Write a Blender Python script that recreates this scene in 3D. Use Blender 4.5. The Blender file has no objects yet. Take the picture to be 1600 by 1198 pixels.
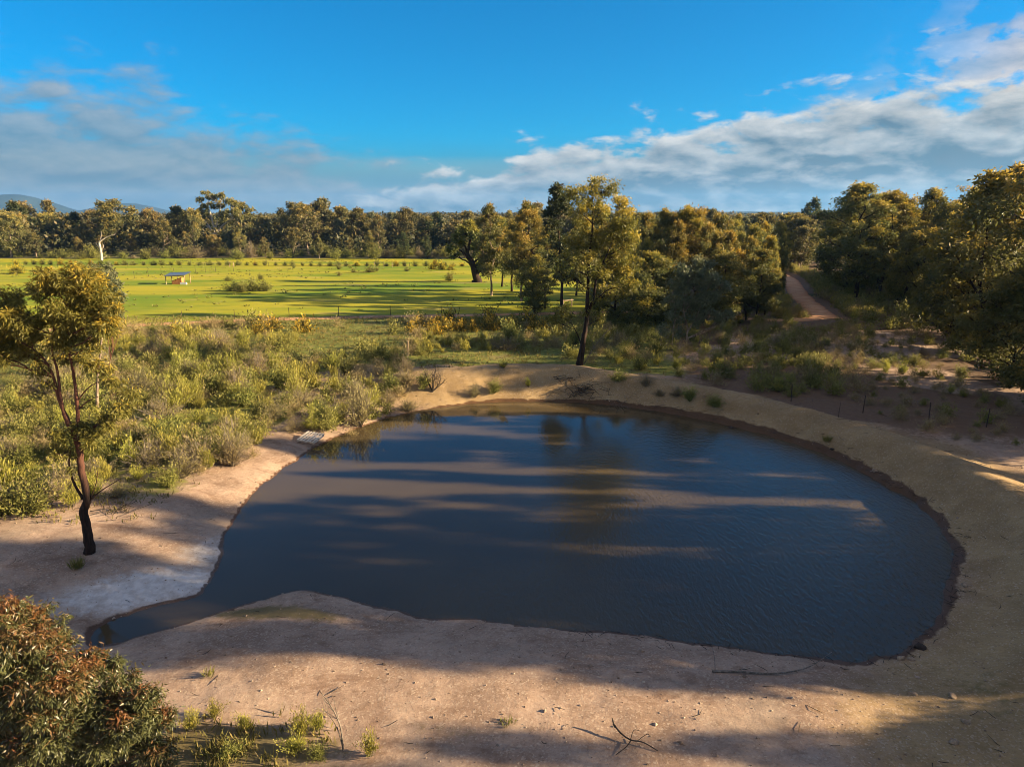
import bpy, math
import numpy as np
R = math.radians
scene = bpy.context.scene
COL = scene.collection

# ------------------------------------------------------------------ camera
CAM_H, PITCH, FPX = 15.0, 13.5, 1111.0
cam = bpy.data.cameras.new("camera"); cam_o = bpy.data.objects.new("camera", cam); COL.objects.link(cam_o)
cam.sensor_fit = 'HORIZONTAL'; cam.sensor_width = 36.0; cam.lens = 36.0 * FPX / 1600.0
cam.clip_start = 0.5; cam.clip_end = 60000.0
cam_o.location = (0, 0, CAM_H); cam_o.rotation_euler = (R(90 - PITCH), 0, 0)
scene.camera = cam_o

# ------------------------------------------------------------------ light
SUN_EL, SUN_AZ = 17.0, 94.0          # azimuth clockwise from +Y (the view direction)
sdir = np.array([math.cos(R(SUN_EL)) * math.sin(R(SUN_AZ)), math.cos(R(SUN_EL)) * math.cos(R(SUN_AZ)), math.sin(R(SUN_EL))])
sun = bpy.data.lights.new("sun", 'SUN'); sun_o = bpy.data.objects.new("sun", sun); COL.objects.link(sun_o)
sun.energy = 5.0; sun.angle = R(0.55); sun.color = (1.0, 0.77, 0.47)
from mathutils import Vector
sun_o.rotation_euler = Vector((-sdir).tolist()).to_track_quat('-Z', 'Y').to_euler()
sun_o.location = (80, -10, 60)
scene.view_settings.view_transform = 'Standard'; scene.view_settings.look = 'None'
scene.view_settings.gamma = 1.0; scene.view_settings.exposure = 2.0
scene.view_settings.use_curve_mapping = False

# ------------------------------------------------------------------ node helper
class NT:
    def __init__(s, tree): s.t = tree; s.t.nodes.clear()
    def n(s, typ, **kw):
        nd = s.t.nodes.new(typ)
        for k, v in kw.items(): setattr(nd, k, v)
        return nd
    def l(s, a, b): s.t.links.new(a, b)
    def put(s, sock, v):
        if hasattr(v, 'links'): s.l(v, sock)
        else:
            try: sock.default_value = v
            except Exception: sock.default_value = (*v, 1.0)
    def m(s, op, a, b=None, c=None, clamp=False):
        nd = s.n('ShaderNodeMath', operation=op, use_clamp=clamp)
        s.put(nd.inputs[0], a)
        if b is not None: s.put(nd.inputs[1], b)
        if c is not None: s.put(nd.inputs[2], c)
        return nd.outputs[0]
    def mix(s, f, a, b, blend='MIX'):
        nd = s.n('ShaderNodeMix', data_type='RGBA', blend_type=blend)
        s.put(nd.inputs[0], f); s.put(nd.inputs[6], a if hasattr(a, 'links') else (*a[:3], 1)); s.put(nd.inputs[7], b if hasattr(b, 'links') else (*b[:3], 1))
        return nd.outputs[2]
    def ss(s, v, a, b):
        nd = s.n('ShaderNodeMapRange', interpolation_type='SMOOTHSTEP')
        s.put(nd.inputs[0], v); nd.inputs[1].default_value = a; nd.inputs[2].default_value = b
        return nd.outputs[0]
    def noise(s, vec, scale, detail=3.0, rough=0.5, dist=0.0):
        nd = s.n('ShaderNodeTexNoise'); s.l(vec, nd.inputs['Vector'])
        nd.inputs['Scale'].default_value = scale; nd.inputs['Detail'].default_value = detail
        nd.inputs['Roughness'].default_value = rough; nd.inputs['Distortion'].default_value = dist
        return nd.outputs['Fac']
    def attr(s, name):
        return s.n('ShaderNodeAttribute', attribute_name=name).outputs['Fac']
    def mapping(s, vec, scale=(1, 1, 1), rot=(0, 0, 0), loc=(0, 0, 0)):
        nd = s.n('ShaderNodeMapping'); s.l(vec, nd.inputs[0])
        nd.inputs['Location'].default_value = loc; nd.inputs['Rotation'].default_value = rot; nd.inputs['Scale'].default_value = scale
        return nd.outputs[0]

# ------------------------------------------------------------------ sky: clear-air sky + two broken cloud decks with a blue lane between them
world = bpy.data.worlds.new("World"); scene.world = world; world.use_nodes = True
w = NT(world.node_tree)
sky = w.n('ShaderNodeTexSky', sky_type='NISHITA', sun_disc=False)
sky.sun_elevation = R(SUN_EL); sky.sun_rotation = R(SUN_AZ); sky.altitude = 200; sky.air_density = 1.0; sky.dust_density = 0.3; sky.ozone_density = 3.0
hs = w.n('ShaderNodeHueSaturation'); hs.inputs['Saturation'].default_value = 1.32; hs.inputs['Hue'].default_value = 0.478; hs.inputs['Value'].default_value = 1.0
w.l(sky.outputs[0], hs.inputs['Color'])
dirv = w.n('ShaderNodeTexCoord').outputs['Generated']
sep = w.n('ShaderNodeSeparateXYZ'); w.l(dirv, sep.inputs[0])
dz = w.m('MAXIMUM', sep.outputs[2], 0.0)
zc = w.m('ADD', dz, 0.20)
px = w.m('DIVIDE', sep.outputs[0], zc); py = w.m('DIVIDE', sep.outputs[1], zc)
cmb = w.n('ShaderNodeCombineXYZ'); w.l(px, cmb.inputs[0]); w.l(py, cmb.inputs[1])
cp = cmb.outputs[0]
n_big = w.noise(cp, 1.1, 3.0, 0.5)
dn = w.mapping(dirv, (1.0, 1.0, 2.6))
n_mid = w.noise(dn, 13.0, 7.0, 0.56, 0.2)
n_mid2 = w.noise(w.mapping(dirv, (1.0, 1.0, 2.6), (0, 0, 0), (0.009, 0.0, 0.026)), 13.0, 7.0, 0.56, 0.2)
edge = w.m('ADD', w.m('MULTIPLY', w.m('SUBTRACT', n_big, 0.5), 1.3), w.m('MULTIPLY', w.m('SUBTRACT', n_mid, 0.5), 3.2))
rx = w.m('ADD', w.m('SUBTRACT', w.m('ADD', px, w.m('MULTIPLY', py, 1.196)), 4.36), edge)                       # > 0 inside the eastern deck
lx = w.m('ADD', w.m('SUBTRACT', w.m('ADD', w.m('MULTIPLY', px, -1.0), w.m('MULTIPLY', py, 0.563)), 2.86), w.m('MULTIPLY', edge, 0.8))   # > 0 inside the western deck
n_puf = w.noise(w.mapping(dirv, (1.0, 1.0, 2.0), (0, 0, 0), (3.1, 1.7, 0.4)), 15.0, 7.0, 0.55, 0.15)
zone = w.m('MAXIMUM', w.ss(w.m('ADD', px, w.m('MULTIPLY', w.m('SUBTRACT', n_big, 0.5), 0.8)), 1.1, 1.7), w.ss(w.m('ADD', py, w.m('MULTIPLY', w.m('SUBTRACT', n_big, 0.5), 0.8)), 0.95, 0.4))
puff = w.m('MULTIPLY', w.ss(n_puf, 0.46, 0.56), zone)          # broken cumulus; unseen parts overhead, behind and sunward added to neutralise blue shade
cr = w.ss(rx, -0.05, 0.5); cl = w.m('MULTIPLY', w.ss(lx, -0.2, 0.6), 0.84)
lit = w.m('MULTIPLY', w.m('SUBTRACT', n_mid, n_mid2), 2.6)
rim = w.ss(rx, 1.5, 0.05)
fr = w.m('ADD', w.m('ADD', w.m('MULTIPLY', rim, 0.55), lit), 0.14, clamp=True)
SB = 0.0435                                                    # background strength
def sc(c, k): return tuple(x * k / SB for x in c)
CG = 0.25                                                   # radiance that the exposure brings back to 1
col_r = w.mix(fr, sc((0.115, 0.19, 0.255), CG), sc((0.80, 0.78, 0.74), CG))
fl = w.m('ADD', w.m('MULTIPLY', lit, 0.9), 0.40, clamp=True)
col_l = w.mix(fl, sc((0.165, 0.265, 0.355), CG), sc((0.42, 0.46, 0.49), CG))
srgb = w.n('ShaderNodeSeparateColor'); w.l(hs.outputs[0], srgb.inputs[0])
blueness = w.m('DIVIDE', w.m('SUBTRACT', srgb.outputs[2], srgb.outputs[0]), w.m('ADD', srgb.outputs[2], 0.001))
tint = w.mix(w.ss(blueness, 0.05, 0.5), hs.outputs[0], w.mix(1.0, hs.outputs[0], (0.36, 0.68, 1.0), 'MULTIPLY'))
hs2 = w.n('ShaderNodeHueSaturation'); hs2.inputs['Saturation'].default_value = 1.32; w.l(tint, hs2.inputs['Color'])
veil = w.m('MULTIPLY', w.ss(w.m('ADD', dz, w.m('MULTIPLY', w.m('SUBTRACT', n_big, 0.5), 0.03)), 0.105, 0.035), 0.88)
c0 = w.mix(veil, hs2.outputs[0], sc((0.07, 0.26, 0.41), CG))
c1 = w.mix(cl, c0, col_l)
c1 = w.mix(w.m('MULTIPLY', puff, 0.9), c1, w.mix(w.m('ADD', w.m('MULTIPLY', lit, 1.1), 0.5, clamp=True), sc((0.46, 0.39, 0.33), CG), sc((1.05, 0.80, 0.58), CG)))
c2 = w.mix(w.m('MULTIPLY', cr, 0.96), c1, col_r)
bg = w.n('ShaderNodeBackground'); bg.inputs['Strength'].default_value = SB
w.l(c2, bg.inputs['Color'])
wo = w.n('ShaderNodeOutputWorld'); w.l(bg.outputs[0], wo.inputs[0])
world.cycles.sampling_method = 'MANUAL'; world.cycles.sample_map_resolution = 512

scene.cycles.use_denoising = True
scene.cycles.filter_width = 0.9
try:
    scene.cycles.denoiser = 'OPENIMAGEDENOISE'; scene.cycles.denoising_input_passes = 'RGB_ALBEDO_NORMAL'; scene.cycles.denoising_prefilter = 'ACCURATE'
except Exception: pass
scene.cycles.max_bounces = 5; scene.cycles.diffuse_bounces = 2; scene.cycles.glossy_bounces = 2
scene.cycles.transmission_bounces = 3; scene.cycles.volume_bounces = 0; scene.cycles.caustics_reflective = False
scene.cycles.sample_clamp_indirect = 6.0

# ------------------------------------------------------------------ view geometry
sp, cpz = math.sin(R(PITCH)), math.cos(R(PITCH))
def ray(u, v):
    x = (u - 800) / FPX; y = -(v - 599) / FPX
    return np.array([x, cpz + y * sp, y * cpz - sp])
def at(u, v, z=0.0):
    d = ray(u, v); t = (z - CAM_H) / d[2]
    return np.array([d[0] * t, d[1] * t, z])
def onplane(u, v, Y):
    d = ray(u, v); t = Y / d[1]
    return np.array([d[0] * t, Y, CAM_H + d[2] * t])
def depth(p): return p[1] * cpz - (p[2] - CAM_H) * sp
def project(p):
    dp = depth(p); yy = p[1] * sp + (p[2] - CAM_H) * cpz
    return 800 + FPX * p[0] / dp, 599 - FPX * yy / dp, dp

def sstep(a, b, x):
    t = np.clip((x - a) / (b - a), 0, 1); return t * t * (3 - 2 * t)
def _h(i, j, s):
    n = np.sin(i * 127.1 + j * 311.7 + s * 74.7) * 43758.5453
    return n - np.floor(n)
def vnoise(x, y, s=0):
    i = np.floor(x); j = np.floor(y); a = x - i; b = y - j
    a = a * a * (3 - 2 * a); b = b * b * (3 - 2 * b)
    return (_h(i, j, s) * (1 - a) + _h(i + 1, j, s) * a) * (1 - b) + (_h(i, j + 1, s) * (1 - a) + _h(i + 1, j + 1, s) * a) * b
def fbm(x, y, s=0, o=3):
    r = 0; k = 0.5
    for q in range(o): r = r + k * vnoise(x * 2 ** q, y * 2 ** q, s + q * 5); k *= 0.5
    return r / (1 - 0.5 ** o)
def catmull(P, n, closed=False):
    P = np.asarray(P, float); m = len(P); out = []
    for i in range(m if closed else m - 1):
        if closed: p0, p1, p2, p3 = P[(i - 1) % m], P[i], P[(i + 1) % m], P[(i + 2) % m]
        else: p0, p1, p2, p3 = P[max(i - 1, 0)], P[i], P[i + 1], P[min(i + 2, m - 1)]
        for t in np.linspace(0, 1, n, endpoint=False):
            out.append(0.5 * ((2 * p1) + (-p0 + p2) * t + (2 * p0 - 5 * p1 + 4 * p2 - p3) * t * t + (-p0 + 3 * p1 - 3 * p2 + p3) * t ** 3))
    if not closed: out.append(P[-1])
    return np.array(out)
def seg_dist(x, y, A, B):
    """distance from points to segments A->B; returns (distance, index, t)"""
    if x.size <= 64:
        A2 = np.asarray(A, float)[:, :2]; D = np.asarray(B, float)[:, :2] - A2; Lq = (D ** 2).sum(1) + 1e-9
        q = np.stack([x.ravel(), y.ravel()], 1)[:, None] - A2[None]; t = np.clip((q * D).sum(2) / Lq, 0, 1)
        e = ((q - t[..., None] * D) ** 2).sum(2); i = e.argmin(1); k = np.arange(len(i))
        return np.sqrt(e[k, i]).reshape(x.shape), i.reshape(x.shape), t[k, i].reshape(x.shape)
    best = np.full(x.shape, 1e9); bi = np.zeros(x.shape, int); bt = np.zeros(x.shape)
    for i in range(len(A)):
        ax, ay = A[i][:2]; bx, by = B[i][:2]; dx, dy = bx - ax, by - ay; L = dx * dx + dy * dy + 1e-9
        t = np.clip(((x - ax) * dx + (y - ay) * dy) / L, 0, 1)
        d = (x - ax - t * dx) ** 2 + (y - ay - t * dy) ** 2
        k = d < best; best = np.where(k, d, best); bi = np.where(k, i, bi); bt = np.where(k, t, bt)
    return np.sqrt(best), bi, bt
def inside(x, y, P):
    c = np.zeros(x.shape, bool); n = len(P)
    if x.size == 1:
        P = np.asarray(P, float); x1, y1 = P[:, 0], P[:, 1]; x2, y2 = np.roll(x1, -1), np.roll(y1, -1); X0, Y0 = float(x.ravel()[0]), float(y.ravel()[0])
        k = ((y1 > Y0) != (y2 > Y0)) & (X0 < (x2 - x1) * (Y0 - y1) / np.where(y2 == y1, 1e-9, y2 - y1) + x1); return np.full(x.shape, k.sum() % 2 == 1)
    for i in range(n):
        x1, y1 = P[i][:2]; x2, y2 = P[(i + 1) % n][:2]
        if y1 == y2: continue
        k = ((y1 > y) != (y2 > y)) & (x < (x2 - x1) * (y - y1) / (y2 - y1) + x1); c ^= k
    return c

# ------------------------------------------------------------------ the lie of the land
POND_PX = [(490,700),(545,675),(600,655),(650,643),(700,635),(765,629),(830,627),(890,628),(950,632),(1020,641),(1100,656),(1200,680),(1300,714),(1400,765),(1455,808),(1483,850),(1485,890),(1470,950),(1430,1000),(1385,1022),(1330,1032),
           (1265,1024),(1200,1015),(1100,1004),(1000,989),(900,982),(800,972),(700,966),(640,958),(580,944),(530,930),(470,922),(420,935),(370,950),(300,971),(230,990),(180,1006),(145,1010),(150,985),(190,966),(240,950),(300,937),(330,912),(343,880),(352,835),(372,802),(420,750)]
POND = catmull([at(u, v)[:2] for u, v in POND_PX], 4, True)
PA, PB = POND, np.roll(POND, -1, 0)
CREST_PX = [(585,592,0.9),(640,582,1.6),(700,576,2.0),(780,571,2.2),(850,570,2.2),(900,573,2.2),(1000,590,2.1),(1100,606,2.1),(1200,627,2.1),(1300,655,2.1),(1400,688,2.0),(1500,730,1.9),(1600,776,1.8),(1720,845,1.8),(1800,930,1.7),(1800,1060,1.5),(1760,1200,1.0)]
CREST = catmull([at(u, v, z) for u, v, z in CREST_PX], 4)
def natural(x, y):
    r = np.hypot(x, y)
    z = 0.85 + 0.35 * (fbm(x / 26, y / 26, 1) - 0.5) + 0.16 * (fbm(x / 5, y / 5, 2) - 0.5) * sstep(160, 60, r)
    z = z + 1.1 * (fbm(x / 90, y / 90, 3) - 0.5) * sstep(70, 160, r) * sstep(500, 320, r)
    return z
def land(x, y):
    x = np.asarray(x, float); y = np.asarray(y, float); sh = x.shape; x = x.ravel(); y = y.ravel()
    z = natural(x, y)
    near = np.hypot(x, y) < 110
    pd = np.full(x.shape, 60.0); cd = np.full(x.shape, 60.0)
    if near.any():
        xn, yn = x[near], y[near]
        d, _, _ = seg_dist(xn, yn, PA, PB); d = np.where(inside(xn, yn, POND), -d, d)
        d = d + (fbm(xn / 1.5, yn / 1.5, 15) - 0.5) * 0.55 + (fbm(xn / 0.45, yn / 0.45, 16, 2) - 0.5) * 0.16
        c, ci, ct = seg_dist(xn, yn, CREST[:-1], CREST[1:])
        zc_ = CREST[ci, 2] * (1 - ct) + CREST[np.minimum(ci + 1, len(CREST) - 1), 2] * ct
        bump = (fbm(xn / 1.7, yn / 1.7, 9) - 0.5) * 0.20 + (fbm(xn / 0.6, yn / 0.6, 11, 2) - 0.5) * 0.08
        zb = zc_ + bump - 0.42 * (np.sqrt(c * c + 3.2) - 1.79)
        zn = natural(xn, yn)
        lowland = zn * (1 - np.exp(-np.maximum(d, 0) / 3.6)) + bump * 0.35 * sstep(0.0, 0.8, d)
        k = 6.0
        both = np.log(np.exp(k * lowland) + np.exp(k * np.minimum(zb, 4))) / k
        out = both * sstep(-0.3, 4.2, np.maximum(d, 0) + 0.55) + np.minimum(d, 0.25) * 0.10
        low_only = lowland + 0.03 * np.minimum(d, 0.4)
        wgt = sstep(9.0, 5.5, c)
        zo = np.where(d > 0, low_only * (1 - wgt) + out * wgt, np.maximum(-1.4, 0.4 * d))
        zo = np.where((d > 0) & (d < 1.5), np.maximum(zo, 0.045 * d + 0.01), zo)
        z[near] = zo; pd[near] = d; cd[near] = c
    return z.reshape(sh), pd.reshape(sh), cd.reshape(sh)
def gz(x, y): return float(land(np.array([x]), np.array([y]))[0][0])
def ground_at(u, v, z0=0.85):
    z = z0
    for _ in range(12):
        p = at(u, v, z); z = 0.5 * z + 0.5 * gz(p[0], p[1])
    p = at(u, v, z); p[2] = gz(p[0], p[1]); return p

# ------------------------------------------------------------------ mesh helpers
def mesh_np(name, V, F, mats, attrs=None, smooth=False):
    V = np.ascontiguousarray(V, np.float32); F = np.ascontiguousarray(F, np.int32); k = F.shape[1]
    me = bpy.data.meshes.new(name); me.vertices.add(len(V)); me.vertices.foreach_set('co', V.ravel())
    me.loops.add(F.size); me.loops.foreach_set('vertex_index', F.ravel())
    me.polygons.add(len(F)); me.polygons.foreach_set('loop_start', np.arange(0, F.size, k, dtype=np.int32))
    try: me.polygons.foreach_set('loop_total', np.full(len(F), k, np.int32))
    except Exception: pass
    me.polygons.foreach_set('use_smooth', np.full(len(F), smooth))
    for nm, (dom, arr) in (attrs or {}).items():
        a = me.attributes.new(nm, 'FLOAT', dom); a.data.foreach_set('value', np.ascontiguousarray(arr, np.float32))
    me.update(calc_edges=True)
    for m_ in (mats if isinstance(mats, (list, tuple)) else [mats]): me.materials.append(m_)
    return me
def link(name, data, parent=None, loc=None):
    o = bpy.data.objects.new(name, data); COL.objects.link(o)
    if parent is not None: o.parent = parent
    if loc is not None: o.location = [float(c) for c in loc]
    return o
def tag(o, label=None, cat=None, group=None, kind=None):
    if label: o['label'] = label
    if cat: o['category'] = cat
    if group: o['group'] = group
    if kind: o['kind'] = kind
    return o
def copy_tree(o, parent=None):
    c = o.copy(); COL.objects.link(c); c.parent = parent
    for ch in list(o.children): copy_tree(ch, c)
    return c
class MB:
    """collects quads"""
    def __init__(s): s.V = []; s.F = []; s.n = 0; s.A = {}
    def add(s, V, F, **at_):
        V = np.asarray(V, float); F = np.asarray(F, int); s.V.append(V); s.F.append(F + s.n); s.n += len(V)
        for k, v in at_.items(): s.A.setdefault(k, []).append(np.broadcast_to(np.asarray(v, float), (len(F),)))
    def tube(s, P, r, k=6, cap=True):
        P = np.asarray(P, float); n = len(P); r = np.broadcast_to(np.asarray(r, float), (n,))
        T = np.gradient(P, axis=0); T /= np.linalg.norm(T, axis=1)[:, None] + 1e-9
        ref = np.array([0.31, 0.92, 0.2]) if abs(T[0][1]) < 0.8 else np.array([0.95, 0.1, 0.3])
        U = np.cross(T, ref); U /= np.linalg.norm(U, axis=1)[:, None] + 1e-9; W = np.cross(T, U)
        a = np.linspace(0, 2 * np.pi, k, endpoint=False)
        V = P[:, None] + r[:, None, None] * (np.cos(a)[None, :, None] * U[:, None] + np.sin(a)[None, :, None] * W[:, None])
        V = V.reshape(-1, 3); i = np.arange(n - 1)[:, None] * k; j = np.arange(k)[None]; j2 = (j + 1) % k
        F = np.stack([i + j, i + j2, i + k + j2, i + k + j], -1).reshape(-1, 4)
        if cap and k == 4: F = np.vstack([F, [[3, 2, 1, 0]], [[len(V) - 4, len(V) - 3, len(V) - 2, len(V) - 1]]])
        elif cap and k == 6:
            b = len(V) - 6; F = np.vstack([F, [[3, 2, 1, 0], [5, 4, 3, 0], [b, b + 1, b + 2, b + 3], [b, b + 3, b + 4, b + 5]]])
        s.add(V, F)
    def box(s, c, d, rot=None):
        c = np.asarray(c, float); d = np.asarray(d, float) / 2
        V = np.array([[x, y, z] for x in (-1, 1) for y in (-1, 1) for z in (-1, 1)], float) * d
        if rot is not None: V = V @ np.asarray(rot).T
        s.add(V + c, [[0, 1, 3, 2], [4, 6, 7, 5], [0, 4, 5, 1], [2, 3, 7, 6], [0, 2, 6, 4], [1, 5, 7, 3]])
    def leaves(s, P, A, Bv, L, W, **at_):
        n = len(P); L = np.broadcast_to(L, (n,))[:, None]; W = np.broadcast_to(W, (n,))[:, None]
        V = np.stack([P, P + A * L * 0.45 + Bv * W * 0.5, P + A * L, P + A * L * 0.45 - Bv * W * 0.5], 1).reshape(-1, 3)
        F = np.arange(n * 4).reshape(-1, 4); s.add(V, F, **at_)
    def mesh(s, name, mat, smooth=False, dom='FACE'):
        return mesh_np(name, np.vstack(s.V), np.vstack(s.F), mat, {k: (dom, np.concatenate(v)) for k, v in s.A.items()}, smooth)
def unit(v): return v / (np.linalg.norm(v, axis=-1, keepdims=True) + 1e-9)
def rotz(a): c, s_ = math.cos(a), math.sin(a); return np.array([[c, -s_, 0], [s_, c, 0], [0, 0, 1]])
def rotx(a): c, s_ = math.cos(a), math.sin(a); return np.array([[1, 0, 0], [0, c, -s_], [0, s_, c]])
def roty(a): c, s_ = math.cos(a), math.sin(a); return np.array([[c, 0, s_], [0, 1, 0], [-s_, 0, c]])

# ------------------------------------------------------------------ materials
def new_mat(name):
    m_ = bpy.data.materials.new(name); m_.use_nodes = True; t = NT(m_.node_tree)
    return m_, t
def finish(t, col, rough=0.85, spec=0.25, bump=None, bump_d=0.02, bump_s=1.0, normal=None):
    p = t.n('ShaderNodeBsdfPrincipled'); t.put(p.inputs['Base Color'], col if hasattr(col, 'links') else (*col, 1)); t.put(p.inputs['Roughness'], rough); p.inputs['Specular IOR Level'].default_value = spec
    if bump is not None:
        b = t.n('ShaderNodeBump'); t.put(b.inputs['Height'], bump); b.inputs['Distance'].default_value = bump_d; b.inputs['Strength'].default_value = bump_s
        t.l(b.outputs[0], p.inputs['Normal'])
    return p
def out(t, sh):
    o = t.n('ShaderNodeOutputMaterial'); t.l(sh, o.inputs[0])
def leaf_mat(name, dark, light, tip, transl=0.42, rough=0.5, spec=0.3, vary=0.35):
    m_, t = new_mat(name)
    oi = t.n('ShaderNodeObjectInfo').outputs['Random']
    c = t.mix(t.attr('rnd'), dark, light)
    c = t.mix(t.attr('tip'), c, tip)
    h = t.n('ShaderNodeHueSaturation'); t.l(c, h.inputs['Color'])
    t.put(h.inputs['Hue'], t.m('ADD', 0.485, t.m('MULTIPLY', oi, 0.03)))
    t.put(h.inputs['Value'], t.m('ADD', 1 - vary / 2, t.m('MULTIPLY', t.m('FRACT', t.m('MULTIPLY', oi, 7.13)), vary)))
    p = finish(t, h.outputs[0], rough, spec)
    tr = t.n('ShaderNodeBsdfTranslucent'); t.l(h.outputs[0], tr.inputs[0])
    mx = t.n('ShaderNodeMixShader'); mx.inputs[0].default_value = transl; t.l(p.outputs[0], mx.inputs[1]); t.l(tr.outputs[0], mx.inputs[2])
    out(t, mx.outputs[0]); return m_
def wood_mat(name, a, b, scale=6.0, stretch=0.25, z_mix=None):
    m_, t = new_mat(name); tc = t.n('ShaderNodeTexCoord').outputs['Object']
    n1 = t.noise(t.mapping(tc, (1, 1, stretch)), scale, 5, 0.65); c = t.mix(t.ss(n1, 0.35, 0.68), a, b)
    if z_mix:
        sx = t.n('ShaderNodeSeparateXYZ'); t.l(tc, sx.inputs[0])
        c = t.mix(t.ss(t.m('ADD', sx.outputs[2], t.m('MULTIPLY', n1, 1.5)), z_mix[0], z_mix[1]), c, z_mix[2])
    p = finish(t, c, 0.85, 0.2, n1, 0.05, 0.8); out(t, p.outputs[0]); return m_
def plain_mat(name, a, b=None, scale=8.0, rough=0.7, spec=0.3, metal=0.0):
    m_, t = new_mat(name); tc = t.n('ShaderNodeTexCoord').outputs['Object']
    n1 = t.noise(tc, scale, 5, 0.6); c = t.mix(t.ss(n1, 0.3, 0.7), a, b or tuple(x * 0.7 for x in a))
    p = finish(t, c, rough, spec, n1, 0.01, 0.5); p.inputs['Metallic'].default_value = metal; out(t, p.outputs[0]); return m_

M = {}
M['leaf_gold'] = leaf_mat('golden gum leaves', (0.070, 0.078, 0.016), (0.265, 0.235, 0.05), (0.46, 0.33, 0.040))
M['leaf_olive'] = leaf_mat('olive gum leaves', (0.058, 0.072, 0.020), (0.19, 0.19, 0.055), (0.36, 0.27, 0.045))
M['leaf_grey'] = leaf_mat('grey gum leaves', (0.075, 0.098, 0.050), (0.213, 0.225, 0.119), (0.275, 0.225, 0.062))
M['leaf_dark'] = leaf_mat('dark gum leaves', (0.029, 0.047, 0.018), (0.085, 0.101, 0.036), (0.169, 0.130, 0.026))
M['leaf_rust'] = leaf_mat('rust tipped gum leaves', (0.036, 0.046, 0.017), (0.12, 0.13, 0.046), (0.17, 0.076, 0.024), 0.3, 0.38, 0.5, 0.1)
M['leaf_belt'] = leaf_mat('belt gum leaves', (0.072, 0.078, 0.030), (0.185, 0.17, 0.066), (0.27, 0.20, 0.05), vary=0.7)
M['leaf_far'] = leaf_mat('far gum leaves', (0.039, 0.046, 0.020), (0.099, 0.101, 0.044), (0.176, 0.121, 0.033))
M['sh_green'] = leaf_mat('bright shrub leaves', (0.140, 0.146, 0.027), (0.314, 0.302, 0.062), (0.448, 0.403, 0.078), 0.35, 0.6, 0.2)
M['sh_olive'] = leaf_mat('olive shrub leaves', (0.092, 0.108, 0.026), (0.235, 0.235, 0.062), (0.33, 0.30, 0.08), 0.3, 0.6, 0.2)
M['sh_dry'] = leaf_mat('dry shrub leaves', (0.145, 0.120, 0.052), (0.32, 0.265, 0.12), (0.40, 0.34, 0.17), 0.2, 0.8, 0.1)
M['sh_wattle'] = leaf_mat('wattle leaves and blossom', (0.07, 0.075, 0.016), (0.17, 0.15, 0.028), (0.50, 0.35, 0.03), 0.3, 0.6, 0.2)
M['grass_tuft'] = leaf_mat('grass blades', (0.10, 0.105, 0.025), (0.26, 0.225, 0.065), (0.34, 0.27, 0.12), 0.3, 0.7, 0.1)
M['bark_dark'] = wood_mat('dark ironbark', (0.012, 0.008, 0.006), (0.05, 0.028, 0.018), 9.0, 0.2)
M['bark_red'] = wood_mat('dark base red upper bark', (0.012, 0.008, 0.007), (0.045, 0.024, 0.017), 9.0, 0.2, (3.2, 6.0, (0.115, 0.050, 0.032)))
M['bark_pale'] = wood_mat('pale gum bark', (0.12, 0.085, 0.06), (0.36, 0.28, 0.20), 5.0, 0.3)
M['bark_tan'] = wood_mat('tan gum bark', (0.20, 0.10, 0.05), (0.42, 0.27, 0.15), 5.0, 0.3)
M['bark_bleached'] = wood_mat('bleached dead wood', (0.38, 0.31, 0.25), (0.66, 0.58, 0.50), 4.0, 0.3)
M['twig_grey'] = wood_mat('grey twigs', (0.09, 0.075, 0.06), (0.24, 0.20, 0.165), 8.0, 0.5)
M['twig_dark'] = wood_mat('dark twigs', (0.02, 0.016, 0.012), (0.07, 0.055, 0.045), 8.0, 0.5)
M['picket'] = plain_mat('dark steel picket', (0.025, 0.02, 0.018), (0.06, 0.035, 0.025), 20, 0.6)
M['wire'] = plain_mat('fence wire', (0.10, 0.09, 0.085), (0.16, 0.13, 0.11), 20, 0.5, 0.4, 0.5)
M['timber'] = wood_mat('weathered timber', (0.24, 0.17, 0.10), (0.46, 0.36, 0.24), 6.0, 0.2)
M['timber_red'] = wood_mat('orange timber', (0.36, 0.14, 0.045), (0.55, 0.25, 0.09), 4.0, 0.2)
M['pallet'] = wood_mat('bleached pallet timber', (0.56, 0.50, 0.41), (0.78, 0.72, 0.62), 7.0, 0.3)
M['roof'] = plain_mat('blue grey sheet roof', (0.13, 0.18, 0.24), (0.19, 0.24, 0.30), 1.5, 0.35, 0.5, 0.4)
M['trough'] = plain_mat('white trough', (0.75, 0.75, 0.74), (0.62, 0.62, 0.60), 3, 0.5)
M['rock'] = plain_mat('sandstone rock', (0.34, 0.25, 0.165), (0.20, 0.145, 0.10), 9, 0.9, 0.2)
M['rock_dark'] = plain_mat('dark rock', (0.055, 0.042, 0.034), (0.03, 0.023, 0.02), 9, 0.9, 0.2)

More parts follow.
